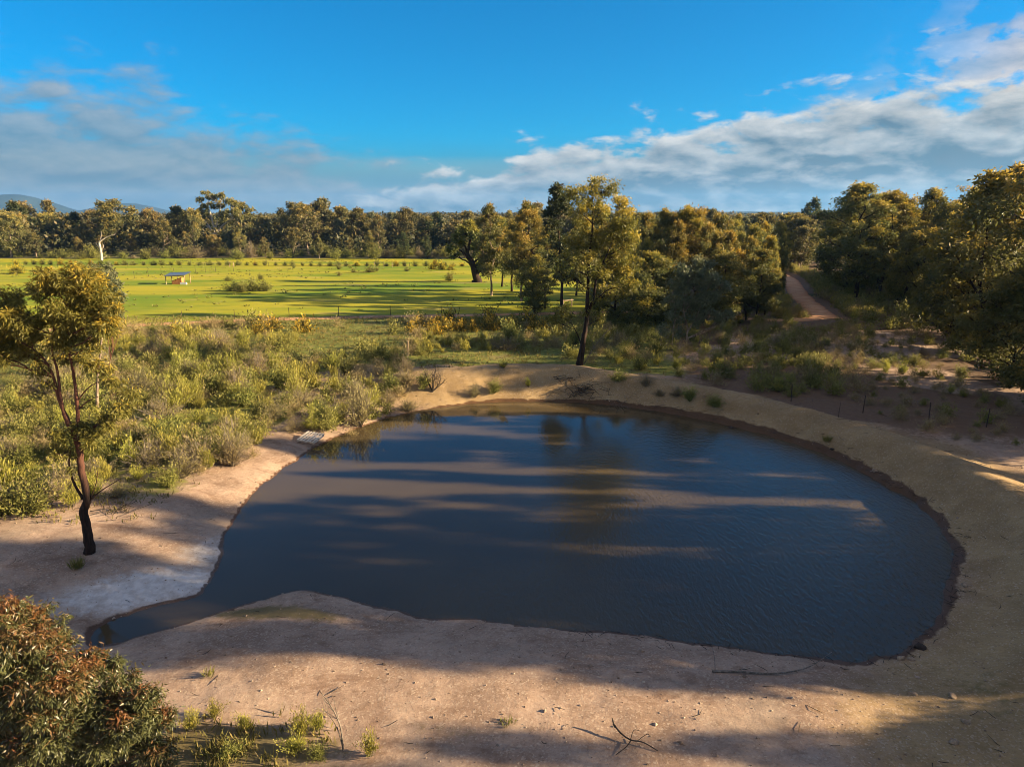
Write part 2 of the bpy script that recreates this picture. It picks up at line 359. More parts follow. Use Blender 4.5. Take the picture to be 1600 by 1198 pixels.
# ground
def ground_mat():
    m_, t = new_mat('dam ground'); g = t.n('ShaderNodeNewGeometry').outputs['Position']
    n_l = t.noise(g, 0.09, 4, 0.55); n_m = t.noise(g, 0.45, 5, 0.6); n_f = t.noise(g, 2.6, 6, 0.65); n_x = t.noise(g, 14.0, 4, 0.7)
    vo = t.n('ShaderNodeTexVoronoi'); t.l(g, vo.inputs['Vector']); vo.inputs['Scale'].default_value = 17.0
    vcol = t.n('ShaderNodeSeparateColor'); t.l(vo.outputs['Color'], vcol.inputs[0])
    # gravelly dirt: pinkish tan and grey-brown patches, single stones lighter or darker
    dirt = t.mix(t.ss(n_m, 0.34, 0.66), (0.27, 0.182, 0.128), (0.43, 0.305, 0.222))
    dirt = t.mix(t.m('MULTIPLY', t.ss(n_f, 0.45, 0.72), 0.55), dirt, (0.17, 0.105, 0.068))
    stone = t.mix(vcol.outputs[0], (0.24, 0.165, 0.115), (0.56, 0.45, 0.34))
    dirt = t.mix(t.m('MULTIPLY', t.ss(vcol.outputs[1], 0.5, 0.95), 0.5), dirt, stone)
    dirt = t.mix(t.m('MULTIPLY', t.ss(n_x, 0.5, 0.75), 0.45), dirt, (0.13, 0.085, 0.06))
    dirt = t.mix(t.m('MULTIPLY', t.ss(t.noise(t.mapping(g, (0.6, 1.0, 1.0)), 0.75, 5, 0.7, 0.6), 0.52, 0.70), 0.6), dirt, (0.15, 0.083, 0.052))
    dirt = t.mix(t.m('MULTIPLY', t.ss(t.noise(g, 0.22, 4, 0.65), 0.50, 0.68), 0.5), dirt, (0.24, 0.195, 0.15))
    # dam bank clay: ochre
    clay = t.mix(t.ss(n_m, 0.3, 0.7), (0.238, 0.158, 0.074), (0.352, 0.246, 0.122))
    clay = t.mix(t.m('MULTIPLY', t.ss(n_f, 0.48, 0.7), 0.5), clay, (0.20, 0.135, 0.058))
    clay = t.mix(t.m('MULTIPLY', t.ss(vcol.outputs[1], 0.66, 0.92), 0.35), clay, stone)
    clay = t.mix(t.m('MULTIPLY', t.ss(n_x, 0.5, 0.72), 0.5), clay, (0.14, 0.088, 0.045))
    jit = t.m('MULTIPLY', t.m('SUBTRACT', n_f, 0.5), 0.7)
    def mask(nm, a=0.35, b=0.65): return t.ss(t.m('ADD', t.attr(nm), jit), a, b)
    c = t.mix(mask('clay', 0.1, 0.95), dirt, clay)
    # grass growing between shrubs and on the paddock
    sg = t.mix(t.ss(n_f, 0.35, 0.65), (0.085, 0.105, 0.018), (0.20, 0.205, 0.04))
    sg = t.mix(t.m('MULTIPLY', t.ss(n_m, 0.5, 0.7), 0.6), sg, (0.17, 0.125, 0.06))
    c = t.mix(mask('scrub'), c, sg)
    gp = t.mapping(g, (0.35, 1.0, 1.0)); n_p = t.noise(gp, 0.06, 5, 0.6); n_q = t.noise(gp, 0.55, 5, 0.7)
    gr = t.mix(t.ss(n_p, 0.36, 0.62), (0.13, 0.20, 0.005), (0.33, 0.30, 0.012))
    gr = t.mix(t.m('MULTIPLY', t.ss(n_q, 0.55, 0.75), 0.65), gr, (0.10, 0.125, 0.014))
    gr = t.mix(t.m('MULTIPLY', t.ss(t.noise(gp, 0.21, 4, 0.6), 0.56, 0.72), 0.55), gr, (0.36, 0.27, 0.10))
    c = t.mix(mask('grass'), c, gr)
    fw = t.mix(t.ss(n_l, 0.35, 0.65), (0.06, 0.062, 0.022), (0.14, 0.12, 0.05))
    c = t.mix(mask('wood'), c, fw)
    lit_ = t.mix(n_f, (0.09, 0.055, 0.032), (0.20, 0.13, 0.082))
    c = t.mix(mask('litter', 0.4, 0.75), c, lit_)
    salt = t.mix(t.ss(n_f, 0.3, 0.7), (0.50, 0.46, 0.42), (0.74, 0.70, 0.65))
    c = t.mix(t.m('MULTIPLY', mask('salt', 0.25, 1.0), 0.85), c, salt)
    moss = t.mix(n_f, (0.085, 0.07, 0.025), (0.14, 0.12, 0.04))
    c = t.mix(t.m('MULTIPLY', mask('moss', 0.4, 0.8), 0.8), c, moss)
    wet = t.attr('wet')
    c = t.mix(t.m('MULTIPLY', t.ss(t.m('ADD', wet, jit), 0.35, 0.7), 0.88), c, t.mix(n_x, (0.030, 0.014, 0.007), (0.115, 0.052, 0.024)))
    hgt = t.m('ADD', t.m('ADD', t.m('MULTIPLY', n_f, 1.0), t.m('MULTIPLY', n_x, 0.30)), t.m('MULTIPLY', t.noise(g, 45.0, 2, 0.6), 0.12))
    p = finish(t, c, t.m('SUBTRACT', 0.92, t.m('MULTIPLY', wet, 0.35)), 0.2, hgt, 0.035, 0.8); out(t, p.outputs[0]); return m_
M['ground'] = ground_mat()
def road_mat():
    m_, t = new_mat('dirt road'); g = t.n('ShaderNodeNewGeometry').outputs['Position']
    n1 = t.noise(g, 0.5, 5, 0.6); n2 = t.noise(g, 3.0, 5, 0.7)
    c = t.mix(t.ss(n1, 0.35, 0.65), (0.46, 0.24, 0.12), (0.56, 0.34, 0.19))
    c = t.mix(t.m('MULTIPLY', t.attr('verge'), 0.8), c, (0.30, 0.12, 0.05))
    c = t.mix(t.m('MULTIPLY', t.ss(n2, 0.5, 0.7), 0.35), c, (0.22, 0.13, 0.08))
    p = finish(t, c, 0.95, 0.15, n2, 0.05, 0.6); out(t, p.outputs[0]); return m_
M['road'] = road_mat()
def water_mat():
    m_, t = new_mat('muddy dam water'); g = t.n('ShaderNodeNewGeometry').outputs['Position']
    sx = t.n('ShaderNodeSeparateXYZ'); t.l(g, sx.inputs[0])
    n0 = t.noise(g, 0.07, 3, 0.5)
    # wind ripples: strongest towards the near right, calm in the lee of the far left bank
    wind = t.ss(t.m('ADD', t.m('ADD', t.m('MULTIPLY', sx.outputs[0], 0.030), t.m('MULTIPLY', sx.outputs[1], -0.018)), t.m('MULTIPLY', n0, 0.6)), -0.65, 0.35)
    wv = t.mapping(g, (1.0, 0.42, 1.0), (0, 0, R(-24)))
    r1 = t.noise(wv, 5.6, 3, 0.5, 0.4); r2 = t.noise(t.mapping(g, (1.0, 0.5, 1.0), (0, 0, R(18))), 10.0, 2, 0.5); r3 = t.noise(g, 0.9, 2, 0.5)
    h = t.m('ADD', t.m('MULTIPLY', t.m('ADD', r1, t.m('MULTIPLY', r2, 0.35)), t.m('ADD', t.m('MULTIPLY', wind, 1.25), 0.03)), t.m('MULTIPLY', r3, 0.045))
    mud = t.mix(t.ss(n0, 0.35, 0.65), (0.070, 0.051, 0.026), (0.092, 0.067, 0.033))
    p = finish(t, mud, 0.06, 0.5, h, 0.042, 1.0); p.inputs['IOR'].default_value = 1.333
    out(t, p.outputs[0]); return m_
M['water'] = water_mat()

# ------------------------------------------------------------------ ground sheet
TRACK_PX = [(1292,491),(1262,498),(1200,500),(1100,494),(1020,488),(900,489),(800,491),(650,494),(500,498),(400,501),(200,510),(60,517),(-120,527)]
ROAD_PX = [(1298,497),(1286,491),(1270,478),(1250,460),(1236,440),(1222,431),(1206,424),(1180,418),(1140,412)]
TRACK = catmull([at(u, v, 0.85) for u, v in TRACK_PX], 6); ROAD = catmull([at(u, v, 0.85) for u, v in ROAD_PX], 6)

def build_ground():
    ang = np.concatenate([np.arange(-50, 50.01, 0.3), np.arange(54, 307, 4.0)])
    rr = [0.01, 2, 4, 6, 8, 9.5, 11, 12, 13, 14]
    while rr[-1] < 76: rr.append(rr[-1] + 0.25)
    while rr[-1] < 11000: rr.append(rr[-1] * 1.018)
    rr = np.array(rr); na, nr = len(ang), len(rr)
    X = rr[:, None] * np.sin(np.radians(ang))[None]; Y = rr[:, None] * np.cos(np.radians(ang))[None]
    Z, pd, cd = land(X, Y)
    td, _, _ = seg_dist(X.ravel(), Y.ravel(), TRACK[:-1], TRACK[1:]); td = td.reshape(X.shape)
    i = np.arange(nr - 1)[:, None] * na; j = np.arange(na)[None]; j2 = (j + 1) % na
    F = np.stack([i + j, i + na + j, i + na + j2, i + j2], -1).reshape(-1, 4)
    # cover masks
    ty = np.interp(X, TRACK[::-1, 0], TRACK[::-1, 1])           # where the track runs
    n1 = fbm(X / 9, Y / 9, 21); n2 = fbm(X / 3, Y / 3, 22)
    right = sstep(8, 22, X - 0.10 * (Y - 60))
    pond_left = (pd > 0)
    wood = sstep(225, 245, Y + 6 * n1) + sstep(0.0, 2.0, (X - (8 + 0.06 * (Y - 100) + 10 * (n1 - 0.5))) / 6) * sstep(ty - 2, ty + 2, Y) + sstep(330, 300, 360 - X * 0)
    wood = np.clip(wood, 0, 1) * np.where(Y > 60, 1, 0)
    grass = sstep(ty + 0.5, ty + 3.5, Y) * (1 - wood)
    farp = (fbm(X / 420, Y / 420, 31) > 0.56) & (np.hypot(X, Y) > 700)
    grass = np.where(farp, 1, grass); wood = np.where(farp, 0, wood)
    clay = sstep(9.0, 3.5, cd + 3.0 * (n2 - 0.5))
    scrub = sstep(2.5, 6.5, pd + 5 * (n1 - 0.5)) * (1 - right) * sstep(30, 38, Y) * (1 - clay) * (0.55 + 0.9 * (n2 - 0.35))
    scrub = scrub + (1 - right) * sstep(58, 66, Y) * (1 - clay) * 0.55
    scrub = np.clip(scrub, 0, 1) * (1 - grass)
    litter = np.clip(right * sstep(2.2, 5, cd) * sstep(0.30, 0.52, n1) * np.where(X > 5, 1, 0) * sstep(36, 50, Y), 0, 1) * (1 - grass)
    sa = at(235, 912, 0.4); salt = np.exp(-(((X - sa[0] + 0.35 * (Y - sa[1])) / 4.2) ** 2 + ((Y - sa[1] - 0.45 * (X - sa[0])) / 1.7) ** 2)) * 1.15
    sb = at(330, 855, 0.3); salt = np.maximum(salt, np.exp(-(((X - sb[0]) / 1.5) ** 2 + ((Y - sb[1]) / 2.4) ** 2)) * 0.8)
    mo = at(430, 958, 0.3); moss = np.exp(-(((X - mo[0]) / 3.6) ** 2 + ((Y - mo[1] + 0.15 * (X - mo[0])) / 0.75) ** 2))
    mo = at(700, 1150, 0.6); moss = np.maximum(moss, 0.5 * np.exp(-(((X - mo[0]) / 2.6) ** 2 + ((Y - mo[1]) / 1.0) ** 2)))
    mo = at(330, 1180, 0.6); moss = np.maximum(moss, np.exp(-(((X - mo[0]) / 4.5) ** 2 + ((Y - mo[1]) / 1.4) ** 2)))
    mo = at(1560, 1060, 1.2); moss = np.maximum(moss, 0.55 * np.exp(-(((X - mo[0]) / 2.5) ** 2 + ((Y - mo[1]) / 3.0) ** 2)))
    wetw = 0.18 + 0.22 * sstep(4, 14, X) + 0.2 * sstep(-14, -18, X)
    wetw = wetw * (0.05 + 0.9 * fbm(X / 2.6, Y / 2.6, 25) + 0.9 * fbm(X / 0.7, Y / 0.7, 26, 2)); wet = sstep(wetw * 1.7, wetw * 0.3, pd)
    A = dict(clay=clay, scrub=scrub, grass=grass, wood=wood, litter=litter, salt=salt, moss=moss, wet=wet)
    me = mesh_np('ground', np.stack([X, Y, Z], -1).reshape(-1, 3), F[:, ::-1], M['ground'], {k: ('POINT', v.ravel()) for k, v in A.items()}, True)
    tag(link('ground', me), 'bare tan gravel banks running into grassy scrub and green paddock', None, None, 'structure')
build_ground()

def ribbon(name, P, wid, lift, label):
    T = unit(np.gradient(P[:, :2], axis=0)); N = np.stack([-T[:, 1], T[:, 0]], 1); offs = np.linspace(-1, 1, 7)
    V = []; A = []
    wn = wid * (1 + 0.25 * (vnoise(np.arange(len(P)) * 0.7, np.zeros(len(P)), 4) - 0.5))
    for k, o in enumerate(offs):
        xy = P[:, :2] + N * (o * wn / 2)[:, None]; V.append(np.column_stack([xy, land(xy[:, 0], xy[:, 1])[0] + lift - (0.10 if abs(o) == 1 else 0)])); A.append(np.full(len(P), abs(o) ** 3))
    V = np.array(V); n = len(P); i = np.arange(6)[:, None] * n; j = np.arange(n - 1)[None]
    F = np.stack([i + j, i + j + 1, i + n + j + 1, i + n + j], -1).reshape(-1, 4)
    tag(link(name, mesh_np(name, V.reshape(-1, 3), F, M['road'], {'verge': ('POINT', np.array(A).ravel())}, True)), label, None, None, 'structure')
ribbon('dirt_road', catmull(ROAD, 6), 3.5, 0.09, 'orange dirt road winding away beside the gum forest')
ribbon('sandy_track', catmull(TRACK, 4), 2.6, 0.06, 'narrow sandy track between scrub and paddock')

# water sheet
def build_water():
    c = POND; T = unit(np.roll(c, -1, 0) - np.roll(c, 1, 0)); N = np.stack([T[:, 1], -T[:, 0]], 1)
    area = np.sum(c[:, 0] * np.roll(c[:, 1], -1) - np.roll(c[:, 0], -1) * c[:, 1]); N = N if area > 0 else -N
    o = c + N * 0.9
    me = bpy.data.meshes.new('pond_water'); me.from_pydata([(x, y, 0) for x, y in o], [], [list(range(len(o)))])
    import bmesh
    b = bmesh.new(); b.from_mesh(me); bmesh.ops.recalc_face_normals(b, faces=b.faces)
    for f in b.faces:
        if f.normal.z < 0: f.normal_flip()
    bmesh.ops.triangulate(b, faces=b.faces); b.to_mesh(me); b.free(); me.materials.append(M['water'])
    tag(link('pond_water', me), 'dark muddy farm dam water with wind ripples', None, None, 'structure')
build_water()

# distant hills
def hill(name, u, half_px, v_top, Y, label, dpt=900, ell=1.0):
    c = onplane(u, v_top, Y); wx = half_px / FPX * Y; nx, ny = 60, 14
    xs = np.linspace(-1.7, 1.7, nx); ys = np.linspace(-1, 1, ny); X, Yy = np.meshgrid(xs, ys)
    Z = (c[2]) * np.exp(-(np.abs(X) / 0.85) ** (2.2 * ell)) * np.cos(Yy * np.pi / 2) ** 1.2 * (0.9 + 0.2 * fbm(X * 5 + u, Yy * 4, 7)) - 4
    V = np.stack([c[0] + X * wx, c[1] + Yy * dpt, Z], -1).reshape(-1, 3)
    i = np.arange(ny - 1)[:, None] * nx; j = np.arange(nx - 1)[None]
    F = np.stack([i + j, i + j + 1, i + nx + j + 1, i + nx + j], -1).reshape(-1, 4)
    tag(link(name, mesh_np(name, V, F, M['hill'], None, True)), label, None, None, 'structure')
m_, t_ = new_mat('wooded hill'); g_ = t_.n('ShaderNodeNewGeometry').outputs['Position']
p_ = finish(t_, t_.mix(t_.ss(t_.noise(g_, 0.006, 6, 0.7), 0.35, 0.6), (0.014, 0.024, 0.022), (0.03, 0.042, 0.03)), 1.0, 0.1); out(t_, p_.outputs[0]); M['hill'] = m_
hill('hill', 22, 52, 303, 7400, 'higher blue wooded hill above the tree belt')
hill('hill', 197, 48, 317, 8300, 'low pale blue hill beyond the dead white tree')
hill('hill', 1200, 150, 330, 5200, 'long low wooded rise beyond the dirt road', 500, 2.0)
hill('hill', 640, 190, 331, 6400, 'faint flat rise on the horizon behind the paddock', 500, 2.0)

# ------------------------------------------------------------------ trees
def bez(p0, p1, p2, n):
    t = np.linspace(0, 1, n)[:, None]; return (1 - t) ** 2 * p0 + 2 * t * (1 - t) * p1 + t * t * p2
def grow(rng, trunks, lobes, n_leaf, L, W, droop=0.55, clumps=9, tip=0.0, k=7, twig=0.022, spread_leaf=0.45, limb=0.5, flat=0.78):
    """trunks: list of (points, base radius, end radius); lobes: (centre, radius, density). Returns wood MB, leaf MB"""
    wood = MB(); lf = MB(); T = []
    for pts, r0, r1 in trunks:
        P = catmull(pts, 5); s = np.linspace(0, 1, len(P)); rad = r0 + (r1 - r0) * s ** 0.8
        if P[0][2] < 0.4: rad = rad * (1 + 0.55 * np.exp(-s * 16))
        P = P + rng.normal(0, 0.10, P.shape) * rad[:, None] * np.array([1, 1, 0.2])
        wood.tube(P, rad, k); T.append(np.column_stack([P, rad]))
    TP = np.vstack(T)
    C = []; RD = []; DN = []; TZ = []
    ztop = max(c[2] + r for c, r, d in lobes); zlow = min(c[2] - r for c, r, d in lobes)
    for c, r, den in lobes:
        c = np.asarray(c, float); hd = np.linalg.norm(TP[:, :2] - c[:2], axis=1); dz_ = c[2] - TP[:, 2]
        cost = np.hypot(hd, dz_) + 2.5 * np.maximum(0, 0.45 * hd + 0.15 * r - dz_)
        a = TP[np.argmin(cost)]; p0 = a[:3]; mid = p0 + (c - p0) * np.array([0.55, 0.55, 0.35]) + rng.normal(0, 0.12, 3) * r
        pts = bez(p0, mid, c, 7); pts[1:-1] += rng.normal(0, 0.05, (5, 3)) * r
        rr_ = min(a[3] * 0.8, 0.035 * limb * 2 + 0.05 * r * limb * 2)
        wood.tube(pts, np.linspace(rr_, max(0.3 * rr_, twig), 7), 5, False)
        m = max(4, int(clumps * 1.6 * rng.uniform(0.8, 1.2)))
        for q in range(m):
            d = unit(rng.normal(0, 1, 3)); d[2] = d[2] * 0.9 + 0.12
            cc = c + d * r * rng.uniform(0.45, 0.98) * np.array([1, 1, flat]); cr_ = r * rng.uniform(0.2, 0.42)
            st = pts[rng.integers(3, 7)]
            wood.tube(bez(st, (st + cc) / 2 + rng.normal(0, 0.1, 3) * r, cc, 4), np.linspace(max(twig, rr_ * 0.35), twig * 0.4, 4), 3, False)
            C.append(cc); RD.append(cr_); DN.append(den)
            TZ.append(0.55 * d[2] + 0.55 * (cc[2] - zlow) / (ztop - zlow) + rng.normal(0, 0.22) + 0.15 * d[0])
    C = np.array(C); RD = np.array(RD); DN = np.array(DN); TZ = np.array(TZ)
    wgt = RD ** 2 * DN; cnt = np.maximum(3, (n_leaf * wgt / wgt.sum()).astype(int)); idx = np.repeat(np.arange(len(C)), cnt); n = len(idx)
    dd = unit(rng.normal(0, 1, (n, 3))); rad = np.where(rng.uniform(0, 1, n) < 0.30, rng.uniform(0.7, 1.9, n), rng.uniform(0, 1, n) ** spread_leaf)
    P = C[idx] + dd * (rad * RD[idx])[:, None] * np.array([1, 1, flat])
    A = unit(unit(rng.normal(0, 1, (n, 3))) + dd * 0.45 + np.array([0, 0, -droop])); B = unit(np.cross(A, rng.normal(0, 1, (n, 3))))
    crnd = rng.uniform(0, 1, len(C)); rnd = np.clip(0.45 * crnd[idx] + 0.55 * rng.uniform(0, 1, n), 0, 1)
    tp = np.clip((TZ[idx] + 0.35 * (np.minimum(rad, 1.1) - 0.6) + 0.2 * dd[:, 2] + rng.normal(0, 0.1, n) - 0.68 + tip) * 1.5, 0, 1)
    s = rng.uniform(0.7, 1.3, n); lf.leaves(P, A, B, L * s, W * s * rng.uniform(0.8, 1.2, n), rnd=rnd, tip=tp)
    return wood, lf
def make_tree(name, wood, lf, bark, leafm, loc=(0, 0, 0), rz=0.0):
    r = link(name, None, None, loc); r.rotation_euler = (0, 0, rz); r.empty_display_size = 0.5
    link('trunk', wood.mesh('trunk', M[bark], True), r); link('crown', lf.mesh('crown', M[leafm]), r)
    return r
def auto_tree(rng, H, spread, base, nl, n_leaf, L, W, r0, tip=0.0, lean=0.05, forks=2, clumps=8, **kw):
    ph = rng.uniform(0, 6.28); top = np.array([math.cos(ph) * lean * H, math.sin(ph) * lean * H, 0.62 * H])
    wob = lambda s: rng.normal(0, s, 3) * np.array([1, 1, 0])
    f = top * rng.uniform(0.42, 0.6)
    trunks = [([np.zeros(3) - [0, 0, 0.3], f * 0.5 + wob(0.012 * H), f, (f + top) / 2 + wob(0.03 * H), top, top + [0, 0, 0.16 * H] + wob(0.03 * H)], r0, r0 * 0.22)]
    for q in range(forks):
        a = ph + 2.1 + q * 2.3 + rng.normal(0, 0.4); e = f + np.array([math.cos(a) * spread * 0.5, math.sin(a) * spread * 0.5, rng.uniform(0.22, 0.36) * H])
        trunks.append(([f * 0.98, f + (e - f) * np.array([0.45, 0.45, 0.4]), e], r0 * 0.55, r0 * 0.16))
    lobes = []
    for i in range(nl):
        t_ = base + (1 - base) * ((i + 0.5) / nl); a = i * 2.4 + rng.normal(0, 0.35)
        u_ = (t_ - base) / (1 - base); prof = max(0.18, math.sin(math.pi * min(1, 0.16 + 0.86 * u_)) ** 0.7)
        r = spread * rng.uniform(0.30, 0.44) * (1 - 0.25 * u_); rd = max(0, spread * prof * rng.uniform(0.55, 1.0) - r * 0.6)
        c = np.array([math.cos(a) * rd, math.sin(a) * rd, min(t_ * H, H - r * 0.8)]); c[:2] += top[:2] * min(1, t_ * 1.2)
        lobes.append((c, r, 1.0))
    return grow(rng, trunks, lobes, n_leaf, L, W, clumps=clumps, tip=tip, **kw)

def ordw(i):
    o = 'zeroth first second third fourth fifth sixth seventh eighth ninth tenth eleventh twelfth thirteenth fourteenth fifteenth sixteenth seventeenth eighteenth nineteenth twentieth'.split()
    if i <= 20: return o[i]
    tens = {2: 'twenty', 3: 'thirty', 4: 'forty', 5: 'fifty', 6: 'sixty'}; tord = {30: 'thirtieth', 40: 'fortieth', 50: 'fiftieth', 60: 'sixtieth'}
    return tord[i] if i in tord else tens[i // 10] + '-' + o[i % 10]
def number(items, fmt, a_end, b_end):
    """items: list of (object, sort key). The rank is counted from whichever end is closer."""
    items = sorted(items, key=lambda q: q[1]); n = len(items)
    for i, (o, _) in enumerate(items):
        if i < (n + 1) // 2: o['label'] = fmt(o, ordw(i + 1) if i else 'first', a_end)
        else: o['label'] = fmt(o, ordw(n - i) if n - i > 1 else 'first', b_end)

# ---- the tall gum on the dam wall
rng = np.random.default_rng(11)
base = ground_at(905, 571, 1.2); YB = base[1] + 0.3; base = np.array([onplane(905, 571, YB)[0], YB, gz(onplane(905, 571, YB)[0], YB)])
def pl(u, v, Y, o, dy=0.0): q = onplane(u, v, Y + dy); return q - o
def lob(lst, Y, o, rng, dys=0.8):
    res = []
    for e in lst:
        u, v, rp = e[:3]; den = e[3] if len(e) > 3 else 1.0; r = rp / FPX * depth(onplane(u, v, Y)); dy = rng.uniform(-dys, dys) * r
        q = onplane(u, v, Y + dy) - o; res.append((q, r, den))
    return res
tr = [([np.array([0, 0, -0.4]), pl(912, 530, YB, base), pl(917, 495, YB, base), pl(918, 450, YB, base), pl(921, 400, YB, base, .3), pl(926, 350, YB, base), pl(925, 310, YB, base)], 0.30, 0.05),
      ([pl(917, 498, YB, base), pl(928, 462, YB, base), pl(933, 430, YB, base, -.3), pl(948, 398, YB, base), pl(962, 360, YB, base, .4)], 0.17, 0.05),
      ([pl(909, 540, YB, base), pl(902, 522, YB, base), pl(893, 505, YB, base)], 0.08, 0.03),
      ([pl(932, 468, YB, base), pl(950, 453, YB, base), pl(975, 447, YB, base)], 0.07, 0.03)]
lobes = lob([(906, 302, 27), (940, 295, 27), (925, 318, 26), (935, 335, 24), (904, 330, 18, .8), (968, 318, 22), (975, 345, 27), (957, 362, 30), (912, 352, 26), (930, 375, 28), (984, 378, 27), (960, 398, 30), (900, 385, 24, .8), (884, 405, 18, .6),
             (915, 410, 26), (985, 412, 22), (968, 430, 26), (940, 425, 26), (893, 430, 20, .6), (912, 445, 18, .5), (955, 455, 22, .8), (985, 448, 20), (930, 470, 14, .6), (972, 462, 16, .8), (880, 490, 20, 1.1), (868, 500, 13, 1), (915, 488, 9, .9), (938, 495, 15, .6), (866, 420, 14, .4)], YB, base, rng, 1.1)
lobes = [(c_, r_ * .88, d_) for c_, r_, d_ in lobes]
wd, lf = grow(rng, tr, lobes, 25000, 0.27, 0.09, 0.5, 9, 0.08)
o = make_tree('gum_tree', wd, lf, 'bark_dark', 'leaf_gold', base)
tag(o, 'tallest golden green gum with forked black trunk on the dam wall', 'tree')
# dark narrow crown just behind it
rng = np.random.default_rng(12); Y2 = 96.0; b2 = np.array([onplane(876, 480, Y2)[0], Y2, gz(onplane(876, 480, Y2)[0], Y2)])
tr = [([np.array([0, 0, -.3]), pl(878, 440, Y2, b2), pl(874, 390, Y2, b2), pl(873, 330, Y2, b2)], 0.24, 0.05)]
wd, lf = grow(rng, tr, lob([(872, 300, 13), (878, 312, 16), (868, 322, 14), (860, 333, 12), (884, 325, 14), (866, 350, 16, .5), (870, 380, 20, .5), (862, 410, 20, .4), (885, 430, 20, .4)], Y2, b2, rng), 7000, 0.4, 0.16, 0.4, 8, -0.6)
tag(make_tree('gum_tree', wd, lf, 'bark_dark', 'leaf_dark', b2), 'dark narrow crowned gum showing beside the tallest gum on its paddock side', 'tree')

# ---- the lone gum on the pale bank
rng = np.random.default_rng(21); base = ground_at(139, 863, 0.6); YL = base[1]
q = lambda u, v, dy=0: pl(u, v, YL, base, dy)
tr = [([np.array([0, 0, -.3]), q(140, 845), q(131, 800), q(136, 778), q(128, 735), q(123, 698), q(115, 676), q(100, 645)], 0.22, 0.10),
      ([q(104, 654), q(92, 622), q(84, 590), q(72, 565), q(52, 545)], 0.085, 0.03), ([q(101, 648), q(94, 615), q(90, 580), q(82, 548), q(85, 510)], 0.075, 0.03),
      ([q(121, 690), q(122, 655), q(119, 615), q(113, 570), q(106, 535), q(110, 480)], 0.10, 0.035),
      ([q(130, 780), q(116, 755), q(108, 725), q(112, 700)], 0.07, 0.02), ([q(140, 782), q(160, 765), q(188, 748)], 0.045, 0.012), ([q(142, 778), q(150, 755), q(153, 735)], 0.03, 0.01),
      ([q(122, 625), q(140, 604), q(165, 592)], 0.035, 0.012), ([q(122, 640), q(140, 625), q(168, 615)], 0.03, 0.01)]
lobes = lob([(95, 440, 30), (120, 432, 26), (68, 455, 22), (75, 425, 16), (140, 455, 28), (160, 470, 22), (105, 475, 30), (170, 485, 15), (80, 500, 26), (130, 498, 30), (160, 510, 20), (110, 525, 24), (145, 535, 16, .8), (90, 535, 16, .8), (178, 520, 12, .6),
             (15, 470, 24), (-12, 500, 32), (30, 500, 26), (12, 530, 28), (45, 520, 20), (-20, 540, 30), (35, 548, 18), (55, 555, 10, .7), (5, 560, 16, .6),
             (150, 575, 16, .5), (175, 590, 22, .5), (195, 615, 22, .5), (190, 640, 18, .45), (60, 575, 16, .5), (75, 600, 12, .4), (105, 560, 16, .5), (130, 560, 14, .5), (150, 668, 18, .9), (165, 658, 14, .8), (128, 672, 15, 1.0), (140, 690, 14, .8), (92, 682, 18, .7), (100, 708, 15, .7), (84, 700, 12, .6), (110, 735, 10, .4)], YL, base, rng)
lobes = [(c_, r_ * 1.12, d_) for c_, r_, d_ in lobes]
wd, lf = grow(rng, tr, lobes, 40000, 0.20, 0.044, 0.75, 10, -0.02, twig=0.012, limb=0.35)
tag(make_tree('gum_tree', wd, lf, 'bark_red', 'leaf_gold', base), 'slender gum with red upper limbs standing alone on the pale bare bank', 'tree')

# ---- the bushy gum close to the camera
rng = np.random.default_rng(31); YF = 14.6; bx_ = onplane(60, 1200, YF)[0]; base = np.array([bx_, YF, gz(bx_, YF)])
q = lambda u, v, dy=0: pl(u, v, YF, base, dy)
tr = [([np.array([0, 0, -.3]), q(62, 1180), q(58, 1130), q(52, 1085), q(60, 1030), q(45, 980)], 0.12, 0.03),
      ([q(60, 1150), q(90, 1120), q(130, 1070), q(150, 1040)], 0.06, 0.02), ([q(60, 1140), q(110, 1130), q(180, 1110), q(220, 1090)], 0.05, 0.015),
      ([q(56, 1120), q(20, 1080), q(-20, 1040)], 0.05, 0.02)]
lobes = lob([(40, 968, 36), (10, 962, 32), (75, 985, 30), (-30, 980, 50), (98, 1000, 18), (25, 1010, 45), (75, 1030, 38), (-20, 1060, 60), (140, 1030, 26), (125, 1060, 36), (175, 1050, 28), (195, 1075, 30), (160, 1090, 40), (228, 1085, 24), (235, 1110, 30), (205, 1125, 38),
             (255, 1125, 20), (160, 1140, 45), (110, 1110, 36), (60, 1100, 30, .6), (20, 1120, 45), (225, 1160, 36), (170, 1185, 45), (110, 1170, 40), (20, 1180, 50), (70, 1190, 40), (-40, 1140, 60), (250, 1185, 28), (-60, 1190, 60), (120, 1225, 50), (200, 1230, 45)], YF, base, rng, 1.2)
lobes += [(onplane(u, v, YF - 1.0) - base, rp / FPX * 16, 1.0) for u, v, rp in [(55, 1065, 34), (50, 1115, 36), (85, 1150, 40), (40, 1170, 40), (100, 1080, 34)]]
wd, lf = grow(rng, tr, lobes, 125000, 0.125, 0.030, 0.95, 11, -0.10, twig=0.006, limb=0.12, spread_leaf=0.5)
tag(make_tree('gum_tree', wd, lf, 'bark_tan', 'leaf_rust', base), 'bushy low gum with rust coloured leaf tips and tan trunk near the camera', 'tree')

